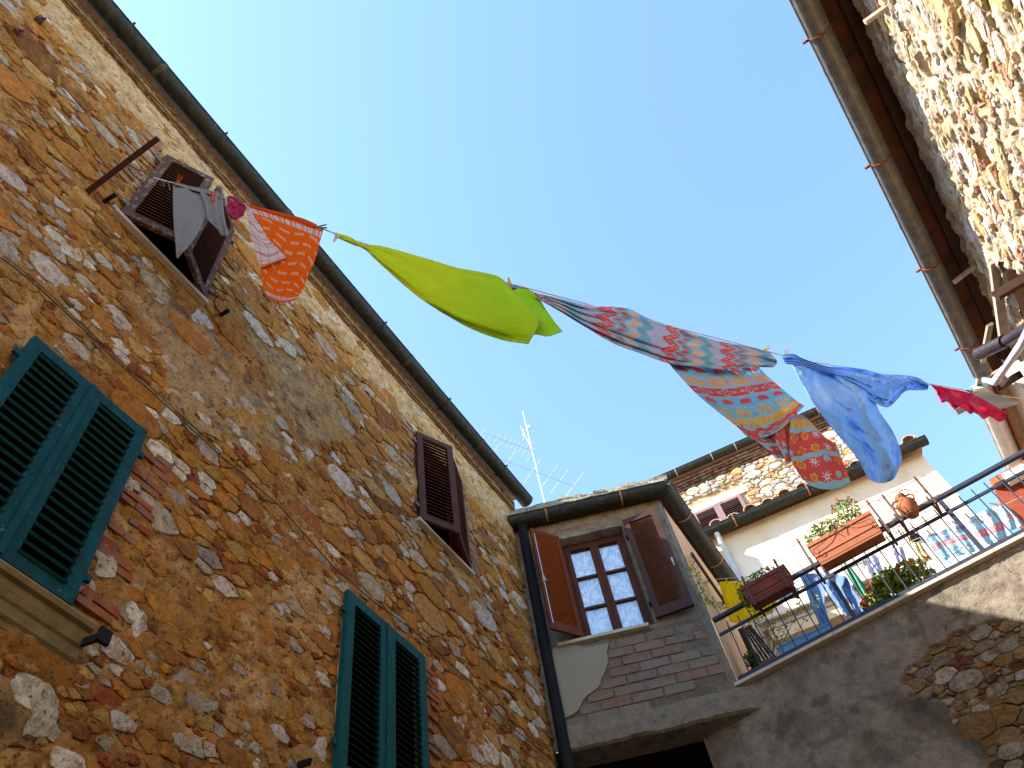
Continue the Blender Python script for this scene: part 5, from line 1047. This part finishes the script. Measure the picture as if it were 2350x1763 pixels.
cloth('beach_towel', [([[(2118, 1231), (2150, 1221), (2185, 1208), (2213, 1207)], [(2140, 1256), (2170, 1248), (2203, 1237), (2232, 1232)], [(2156, 1284), (2190, 1278), (2225, 1270), (2251, 1262)]], 90, 60, pl1, .02, lambda U, V_: .05*np.sin(U*9)*sstep(.5, 0, U)+.02*np.sin(U*20), 71, .01, towelp),
 ([[(2118, 1232), (2124, 1230), (2130, 1228)], [(2142, 1262), (2148, 1262), (2156, 1258)], [(2164, 1290), (2172, 1292), (2186, 1296)]], 24, 40, pl1, .06, None, 72, .008, towelp)], 'cloth', 'pale blue beach towel with a red band, left of the right railing post', 'towel', 'patterned towels on the terrace line')
cloth('beach_towel', [([[(2212, 1196), (2240, 1180), (2268, 1168), (2293, 1160)], [(2232, 1218), (2258, 1208), (2285, 1198), (2306, 1185)], [(2252, 1240), (2270, 1238), (2296, 1228), (2318, 1218)], [(2268, 1252), (2282, 1250), (2304, 1240), (2326, 1230)]], 90, 60, pl1, .0, lambda U, V_: .05*np.sin(U*14), 73, .012, towelp),
 ([[(2292, 1160), (2300, 1160), (2308, 1164)], [(2304, 1185), (2322, 1188), (2334, 1186)], [(2312, 1222), (2330, 1214), (2346, 1206)]], 40, 40, pl1, .03, lambda U, V_: .03*np.sin(U*9), 74, .01, towelp)], 'cloth', 'pale blue beach towel with a red band, right of the right railing post', 'towel', 'patterned towels on the terrace line')
GT = 'pegs on the terrace line'
pin(1668, 1337, R(-80), 'plastic_yellow', 'yellow clothes peg on the yellow terrace cloth', GT, .03, .10, pl1)
pin(2134, 1225, R(-50), 'plastic_yellow', 'yellow clothes peg on the left corner of the left beach towel', GT, .04, .11, pl1)
pin(2194, 1203, R(-35), 'plastic_blue', 'blue clothes peg on the right corner of the left beach towel', GT, .04, .11, pl1)
pin(2223, 1187, R(-45), 'plastic_yellow', 'yellow clothes peg on the left corner of the right beach towel', GT, .04, .11, pl1)
pin(2285, 1158, R(-10), 'plastic_yellow', 'yellow clothes peg at the top of the right beach towel', GT, .04, .14, pl1)
pin(1940, 1294, R(-55), 'plastic_green', 'green clothes peg on the sea green towel', GT, .04, .10, pl1)
pin(2088, 1240, R(-60), 'plastic_yellow', 'yellow clothes peg left of the cream garment', GT, .04, .10, pl1)
pin(2051, 1252, R(-85), 'plastic_green', 'green clothes peg on the small white garment', GT, .04, .10, pl1)
pin(1984, 1296, R(-75), 'plastic_yellow', 'yellow clothes peg above the red geraniums', GT, .05, .10, pl1)

def foliage(c, rx, ry, rz, n, size, cols, fcols=None, nf=0, fs=.02, shape=None):
    """leaf clumps: returns leaf mesh and flower mesh"""
    a_ = MB(); fl = []
    for i in range(n+nf):
        while True:
            q = RNG.uniform(-1, 1, 3)
            if q@q < 1: break
        if i >= n: q = q/np.linalg.norm(q)*random.uniform(.8, 1.15); q[2] = abs(q[2])*.9+.1
        p = c+FT.u*q[0]*rx+FT.n*q[1]*ry+Z*q[2]*rz
        if i < n:
            a_.col = tuple(np.array(random.choice(cols))*random.uniform(.6, 1.3)); s = size*random.uniform(.6, 1.4); d = RNG.normal(size=3); d /= np.linalg.norm(d); e = np.cross(d, RNG.normal(size=3)); e /= np.linalg.norm(e); h = np.cross(d, e)
            a_.add([p-d*s, p+e*s*.45+h*s*.1, p+d*s, p-e*s*.45+h*s*.1], [(0, 1, 2), (0, 2, 3)])
        else:
            b_ = MB(); fl.append(b_); b_.col = tuple(np.array(random.choice(fcols))*random.uniform(.8, 1.1))
            for k in range(9):
                d = RNG.normal(size=3); d /= np.linalg.norm(d); e = np.cross(d, RNG.normal(size=3)); e /= np.linalg.norm(e); o_ = p+d*fs*.5
                b_.add([o_-e*fs*.5, o_+d*fs*.6, o_+e*fs*.5, o_-d*fs*.4], [(0, 1, 2, 3)])
    return a_, fl
def stems(mb, base, tips, r=.005):
    for t in tips:
        m_ = (base+t)/2+RNG.uniform(-.04, .04, 3); mb.tube([base, m_, t], r, 4, cap=False)
GRN = [(.15, .24, .02), (.24, .32, .035), (.08, .14, .02), (.36, .42, .08)]
def plant(name, label, cat, c, rx, ry, rz, n, size, fcols=None, nf=0, fs=.03, cols=GRN, base=None, group=None):
    T = thing(name, label, cat, tuple(base if base is not None else c-Z*rz), group); a_, b_ = foliage(c, rx, ry, rz, n, size, cols, fcols, nf, fs)
    stuff(obj('foliage', a_, 'leaf', T)); 
    for q in b_: obj('flower', q, 'petal', T, centre=True)
    mb = MB(); mb.col = (.12, .09, .04); stems(mb, (base if base is not None else c-Z*rz), [c+FT.u*random.uniform(-rx, rx)*.8+Z*random.uniform(-rz, rz)*.7+FT.n*random.uniform(-ry, ry)*.7 for _ in range(12)]); obj('stems', mb, 'leaf', T)
    return T
# iron holders on the handrail with planters
def holder(u0, u1, z0, z1, n0=.05, n1=.26, label='', scroll=True):
    T = thing('planter_holder', label, 'planter holder', tuple(FT.W((u0+u1)/2, n1, z0)), 'iron planter holders on the handrail')
    for u in (u0, u1):
        mb = MB(); mb.box(FT, u-.014, u+.014, n1+.004, n1+.012, z0-.05, z1+.02); mb.box(FT, u-.014, u+.014, n0-.09, n1+.012, z0-.022, z0-.012); mb.box(FT, u-.014, u+.014, n0-.09, n0-.08, z0-.02, z1-.06); obj('upright', mb, 'iron_brown', T)
    def loop(zc, h, n_, ex=.12):
        c = .035; pts = [FT.W(u, n_, z) for u, z in ((u0-ex+c, zc), (u1+ex-c, zc), (u1+ex, zc+c), (u1+ex, zc+h-c), (u1+ex-c, zc+h), (u0-ex+c, zc+h), (u0-ex, zc+h-c), (u0-ex, zc+c), (u0-ex+c, zc))]; return pts
    mb = MB(); mb.tube(loop(z0+.02, (z1-z0)*.86, n1+.014), .0045, 5); 
    fl = [FT.W(u, n, z0-.01) for u, n in ((u0-.10, n1+.01), (u1+.10, n1+.01), (u1+.12, n1-.02), (u1+.12, n0), (u1+.1, n0-.03), (u0-.10, n0-.03), (u0-.12, n0), (u0-.12, n1-.02), (u0-.10, n1+.01))]; mb.tube(fl, .0045, 5)
    mb.tube([FT.W(u0-.11, (n0+n1)/2, z0-.012), FT.W(u1+.11, (n0+n1)/2, z0-.012)], .004, 5)
    obj('wire_frame', mb, 'iron_brown', T)
    if scroll:
        mb = MB(); um = (u0+u1)/2; h = z1-z0
        for s in (-1, 1):
            L_ = (u1-u0)*.36; pts = [FT.W(um-s*.02, n1+.02, z0+h*.52), FT.W(um-s*.06, n1+.02, z0+h*.70), FT.W(um-s*.02, n1+.02, z0+h*.84), FT.W(um+s*.06, n1+.02, z0+h*.72), FT.W(um+s*L_*.5, n1+.02, z0+h*.56), FT.W(um+s*L_*.85, n1+.02, z0+h*.50)]
            for k in range(1, 13): a_ = k/12*5.5; rr = .055*(1-k/12*.7); pts.append(FT.W(um+s*(L_+math.sin(a_)*rr), n1+.02, z0+h*.50-.05+math.cos(a_)*rr))
            mb.tube(pts, .0045, 5)
        obj('scroll', mb, 'iron_brown', T)
    return T
def planter(u0, u1, z0, z1, n0, n1, m, label):
    T = thing('planter', label, 'planter', tuple(FT.W((u0+u1)/2, (n0+n1)/2, z0)), 'long planters on the handrail')
    mb = MB(); i = .02
    def ring(z, e): return [FT.W(u, n, z) for u, n in ((u0+e, n0+e), (u1-e, n0+e), (u1-e, n1-e), (u0+e, n1-e))]
    z_ = z1-z0; lv = [ring(z0, .03), ring(z0+z_*.34, .018), ring(z0+z_*.36, .008), ring(z0+z_*.42, .008), ring(z0+z_*.44, .014), ring(z1-.05, .008), ring(z1-.048, -.004), ring(z1, -.006), ring(z1, .012), ring(z1-.05, .02)]
    vs = [p for r_ in lv for p in r_]; fs = [(3, 2, 1, 0)]+[(a_*4+k, a_*4+(k+1) % 4, a_*4+4+(k+1) % 4, a_*4+4+k) for a_ in range(len(lv)-1) for k in range(4)]; mb.add(vs, fs); b = obj('box', mb, m, T)
    mb = MB(); mb.add(ring(z1-.045, .019), [(0, 1, 2, 3)]); obj('soil', mb, 'soil', T)
    return T
holder(.62, 1.06, 6.30, 6.68, label='iron wire holder gripping the small dark red planter'); planter(.54, 1.13, 6.30, 6.58, .06, .255, 'terracotta_dark', 'small dark red plastic planter at the left of the handrail')
holder(1.42, 2.34, 6.30, 6.78, label='iron holder with scrollwork round the long orange planter'); planter(1.475, 2.295, 6.32, 6.66, .05, .255, 'terracotta', 'long orange terracotta planter with geraniums on the handrail')
holder(2.52, 2.93, 6.36, 6.74, label='empty-fronted iron holder with the little amphora', scroll=True)
plant('houseplant', 'small green plant growing in the dark red planter', 'plant', FT.W(.80, .15, 6.63), .30, .10, .10, 380, .022)
plant('trailing_plant', 'green sprigs trailing off the left end of the dark red planter', 'plant', FT.W(.52, .16, 6.50), .06, .08, .16, 180, .02)
plant('geranium', 'geranium with pale pink flowers at the left end of the orange planter', 'plant', FT.W(1.74, .14, 6.79), .26, .12, .15, 330, .030, [(.70, .10, .14), (.75, .16, .20)], 9, .022)
plant('geranium', 'taller geranium with red flower heads at the right end of the orange planter', 'plant', FT.W(2.08, .14, 6.88), .17, .10, .24, 270, .028, [(.70, .05, .09), (.75, .10, .14)], 14, .024)
# amphora
T = thing('amphora', 'small terracotta amphora standing in the iron holder on the handrail', 'pot', tuple(FT.W(2.67, .16, 6.37)))
mb = MB(); prof = [(.0, 0), (.05, .0), (.075, .03), (.10, .09), (.115, .15), (.105, .21), (.07, .25), (.045, .27), (.045, .30), (.065, .325), (.055, .325), (.035, .30), (.03, .27)]; n = 20; c = FT.W(2.67, .16, 6.37)
vs = [c+V3(r_*math.cos(2*math.pi*k/n), r_*math.sin(2*math.pi*k/n), z) for r_, z in prof for k in range(n)]; mb.add(vs, [(a_*n+k, a_*n+(k+1) % n, (a_+1)*n+(k+1) % n, (a_+1)*n+k) for a_ in range(len(prof)-1) for k in range(n)]); obj('body', mb, 'terracotta', T, smooth=True)
for s in (-1, 1):
    mb = MB(); mb.tube([c+FT.u*s*.05+Z*.30, c+FT.u*s*.10+Z*.30, c+FT.u*s*.135+Z*.26, c+FT.u*s*.11+Z*.20], .012, 8); obj('handle', mb, 'terracotta', T)
# marigolds and geraniums behind the rail
def pt(px, py, n): return onT(n)(px, py)
plant('marigold_bush', 'bushy orange marigolds spreading behind the rail, the taller right half', 'plant', pt(2095, 1330, .4), .26, .2, .24, 520, .042, [(.75, .17, .02), (.70, .10, .02)], 14, .035, base=pt(2115, 1405, .4))
plant('marigold_bush', 'orange marigold bush behind the rail between the geranium and the tallest bush', 'plant', pt(2045, 1345, .4), .22, .2, .22, 420, .042, [(.75, .17, .02), (.70, .10, .02)], 7, .035, base=pt(2070, 1420, .4))
plant('geranium', 'dark red geranium left of the marigolds behind the rail', 'plant', pt(2015, 1375, .4), .16, .15, .15, 260, .034, [(.60, .02, .06), (.62, .05, .02)], 12, .04, base=pt(2035, 1430, .4))
plant('geranium', 'low geranium with a rusty red flower beside the white louvred door', 'plant', pt(1990, 1390, .5), .07, .08, .07, 160, .03, [(.4, .03, .02)], 6, .04, base=pt(2005, 1425, .5))
for (px, py, w_, h, m, lab) in ((2110, 1395, .42, .14, 'terracotta', 'long terracotta trough under the marigold bushes'), (2040, 1430, .3, .12, 'terracotta', 'terracotta trough under the dark red geranium')):
    c = pt(px, py, .42); T = thing('trough', lab, 'planter', (c[0], c[1], 5.61)); mb = MB(); z1 = c[2]
    f2 = Frame(tuple(FT.O-FT.n*.42), tuple(FT.u), tuple(FT.n)); u = float((c-FT.O)@FT.u)
    mb.box(f2, u-w_/2, u+w_/2, -.1, .1, 5.61, z1+.10); obj('box', mb, m, T); mb = MB(); mb.box(f2, u-w_/2-.01, u+w_/2+.01, -.11, .11, z1+.075, z1+.105); obj('rim', mb, m, T)
# climber and potted shrub at the left
c = pt(1745, 1500, .6); T = thing('large_pot', 'round terracotta pot behind the left bars of the railing', 'pot', (c[0], c[1], 5.61)); mb = MB(); prof = [(.17, 0), (.20, .12), (.24, .30), (.27, .31), (.27, .37), (.24, .37), (.23, .31)]; n = 24
vs = [V3(c[0]+r_*math.cos(2*math.pi*k/n), c[1]+r_*math.sin(2*math.pi*k/n), 5.61+z) for r_, z in prof for k in range(n)]; mb.add(vs, [(a_*n+k, a_*n+(k+1) % n, (a_+1)*n+(k+1) % n, (a_+1)*n+k) for a_ in range(len(prof)-1) for k in range(n)]); obj('body', mb, 'terracotta_dark', T, smooth=True)
T = thing('climbing_rose', 'thin straggly climbing rose rising from the round pot behind the bars', 'plant', (c[0], c[1], 5.95)); mb = MB(); mb.col = (.16, .11, .06); lf = MB(); b0 = V3(c[0], c[1], 5.95)
for (px, py) in ((1790, 1440), (1810, 1420), (1770, 1400), (1745, 1410), (1730, 1395), (1840, 1385), (1712, 1440), (1760, 1430), (1870, 1380)):
    t = pt(px, py, .75); m_ = (b0+t)/2+V3(RNG.uniform(-.08, .08), 0, RNG.uniform(0, .1)); mb.tube([b0, m_, t], .004, 4, cap=False)
    for q in (m_, (m_+t)/2, t, t, t):
        for _ in range(7):
            p = q+RNG.normal(size=3)*.045; d = RNG.normal(size=3); d /= np.linalg.norm(d); e = np.cross(d, RNG.normal(size=3)); e /= np.linalg.norm(e); lf.col = tuple(np.array(random.choice(GRN))*1.0); lf.add([p-d*.022, p+e*.012, p+d*.022, p-e*.012], [(0, 1, 2, 3)])
obj('stems', mb, 'leaf', T); obj('leaves', lf, 'leaf', T)
plant('shrub', 'small dark shrub at the foot of the peach wall behind the rail', 'plant', pt(1728, 1515, .35), .10, .10, .14, 260, .028, cols=[(.04, .07, .015), (.08, .11, .02)])
T = thing('ivy', 'sparse ivy climbing the peach side wall of the corner house', 'plant', tuple(FS.px(1640, 1380, .05))); mb = MB(); mb.col = (.14, .10, .05); lf = MB()
trail = [(1588, 1298), (1600, 1320), (1607, 1345), (1618, 1368), (1630, 1380), (1655, 1390), (1675, 1400), (1690, 1420), (1720, 1445)]
mb.tube([FS.px(x, y, .04) for x, y in trail], .004, 4)
mb.tube([FS.px(x, y, .04) for x, y in ((1630, 1380), (1650, 1408), (1668, 1428), (1680, 1470))], .004, 4)
for x, y in trail[:6]:
    for _ in range(26):
        p = FS.px(x+RNG.uniform(-12, 12), y+RNG.uniform(-12, 12), .03+random.random()*.06); d = RNG.normal(size=3); d /= np.linalg.norm(d); e = np.cross(d, RNG.normal(size=3)); e /= np.linalg.norm(e); lf.col = tuple(np.array(random.choice(GRN))*.9); lf.add([p-d*.022, p+e*.013, p+d*.022, p-e*.013], [(0, 1, 2, 3)])
obj('stem', mb, 'leaf', T); stuff(obj('leaves', lf, 'leaf', T))
# brown post, rail on the peach wall, dark folded parasol
c = pt(1700, 1445, .45); mb = MB(); mb.box(Frame(tuple(FT.O-FT.n*.45), tuple(FT.u), tuple(FT.n)), float((c-FT.O)@FT.u)-.03, float((c-FT.O)@FT.u)+.035, -.03, .03, 5.61, c[2]); tag(obj('wooden_post', mb, 'timber'), 'brown wooden post standing behind the left end of the railing', 'post')
mb = MB(); b0 = pt(1760, 1490, .7); b0[2] = 5.62; 
for dx in (-.03, 0, .03, .055): mb.tube([b0+FT.u*(dx*2+.05), pt(1712, 1440, .7)+FT.u*dx], .016, 6)
tag(obj('folded_frame', mb, 'timber'), 'folded reddish wooden poles leaning behind the brown post', 'poles')
mb = MB(); mb.tube([FS.px(1587, 1270, .10), FS.px(1670, 1392, .10)], .022, 8); 
for x, y in ((1590, 1278), (1626, 1334), (1662, 1385)): mb.tube([FS.px(x, y, .0), FS.px(x, y, .10)], .012, 6)
tag(obj('wall_rail', mb, 'iron_brown'), 'dark tube fixed along the peach side wall above the ivy', 'rail')
# chest at the right end of the terrace
mb = MB(); f2 = Frame(tuple(FT.O-FT.n*1.1), tuple(FT.u), tuple(FT.n)); q0 = onT(1.1)(2290, 1140); u = float((q0-FT.O)@FT.u); T = thing('cupboard', 'terracotta-coloured cupboard with a white top at the right end of the terrace', 'cupboard', tuple(f2.W(u+.4, 0, 5.61)))
mb.box(f2, u, u+.9, -.35, .1, 5.61, q0[2]+.02); obj('body', mb, 'terracotta_dark', T); mb = MB(); mb.box(f2, u+.02, u+.92, -.35, .22, q0[2]+.02, q0[2]+.12); obj('lid', mb, 'terracotta', T); mb = MB(); mb.box(f2, u+.16, u+.8, .12, .26, q0[2]-.04, q0[2]+.06, j=.01); obj('white_roll', mb, 'plastic_white', T)
# small odds and ends on the slab edge
for k, (px, py, m, lab) in enumerate(((1880, 1468, 'plastic_blue', 'blue crate on the terrace floor below the jeans'), (1830, 1490, 'plastic_blue', 'blue crate on the terrace floor, left of the other'), (2050, 1412, 'plastic_white', 'pale plastic basin on the terrace floor under the flowers'))):
    c = pt(px, py, .5); mb = MB(); f3 = Frame(tuple(FT.O-FT.n*.5), tuple(FT.u), tuple(FT.n)); u = float((c-FT.O)@FT.u); T = thing('crate' if k < 2 else 'basin', lab, 'crate' if k < 2 else 'basin', tuple(f3.W(u, 0, 5.61)), 'blue crates on the terrace' if k < 2 else None)
    mb.hexa([f3.W(a_, b, z) for z, e in ((5.61, .02), (c[2]+.05, 0)) for a_, b in ((u-.18+e, -.12+e), (u+.18-e, -.12+e), (u+.18-e, .12-e), (u-.18+e, .12-e))]); obj('body', mb, m, T); mb = MB(); mb.box(f3, u-.19, u+.19, -.13, .13, c[2]+.04, c[2]+.06); obj('rim', mb, m, T)

# ================================================================== AERIAL
base = hit(1250, 1152, V3(0, 10.2, 0), V3(0, 1, 0)); top = base.copy(); tz = hit(1201, 943, base, V3(0, 1, 0))[2]
T = thing('tv_aerial', 'white television aerial mast with two long yagi antennas on the corner house roof', 'aerial', (base[0], base[1], 9.2))
mb = MB(); mb.tube([V3(base[0], base[1], 9.2), V3(base[0], base[1], tz-.9)], .015, 10); mb.tube([V3(base[0], base[1], tz-.9), V3(base[0]-.0, base[1], tz)], .014, 8); obj('mast', mb, 'white_metal', T)
def level(z): return lambda x, y: ray(x, y)*(z/ray(x, y)[2])
def yagi(zb, boom, els, r=.0045):
    L_ = level(zb); mb = MB(); mb.tube([L_(*p) for p in boom], .008, 6); b = obj('boom', mb, 'white_metal', T)
    for e in els:
        a_, b2 = L_(*e[0]), L_(*e[1]); mb = MB(); mb.tube([a_, b2], r, 5); obj('element', mb, 'white_metal', b, centre=True)
kx = lambda x, y: (1060+.1567*x, 920+.1567*y)
def zmast(px, py):   # height of the mast at the picture row py
    best = min(((abs(proj(V3(base[0], base[1], z))[1]-py), z) for z in np.linspace(9, tz, 300))); return best[1]
z1 = zmast(0, 920+.1567*740); z2 = zmast(0, 920+.1567*1045)
yagi(z1, [kx(300, 465), kx(1060, 745)], [(kx(345, 402), kx(270, 525)), (kx(462, 445), kx(382, 570)), (kx(555, 482), kx(475, 605)), (kx(650, 515), kx(572, 645)), (kx(732, 550), kx(650, 675)), (kx(795, 573), kx(710, 698)), (kx(853, 595), kx(770, 720)), (kx(915, 618), kx(828, 750)), (kx(980, 640), kx(878, 795)), (kx(1050, 565), kx(920, 805)), (kx(1065, 600), kx(935, 860)), (kx(1080, 690), kx(942, 900))])
yagi(z2, [kx(400, 790), kx(1100, 1050), kx(1645, 1255)], [(kx(555, 630), kx(450, 780)), (kx(800, 712), kx(620, 970)), (kx(1163, 843), kx(905, 1208)), (kx(1410, 935), kx(1150, 1295)), (kx(1565, 1000), kx(1293, 1365)), (kx(1790, 1045), kx(1510, 1415))], .0055)
mb = MB(); zt = tz-.95
for dz in (0, .28): mb.tube([V3(base[0], base[1], zt+dz), V3(base[0]-.12, base[1]-.05, zt+dz)], .008, 5); mb.tube([V3(base[0]-.12, base[1]-.05, zt+dz-.15), V3(base[0]-.12, base[1]-.05, zt+dz+.15)], .005, 5)
mb.tube([V3(base[0]-.10, base[1], zt+.3), V3(base[0]-.08, base[1], zt-.0), V3(base[0]-.02, base[1], zt-.35)], .014, 6); mb.obox(V3(base[0]+.06, base[1], zt+.25), V3(.03, 0, 0), V3(0, .02, 0), V3(0, 0, .05)); obj('dipole', mb, 'white_metal', T)
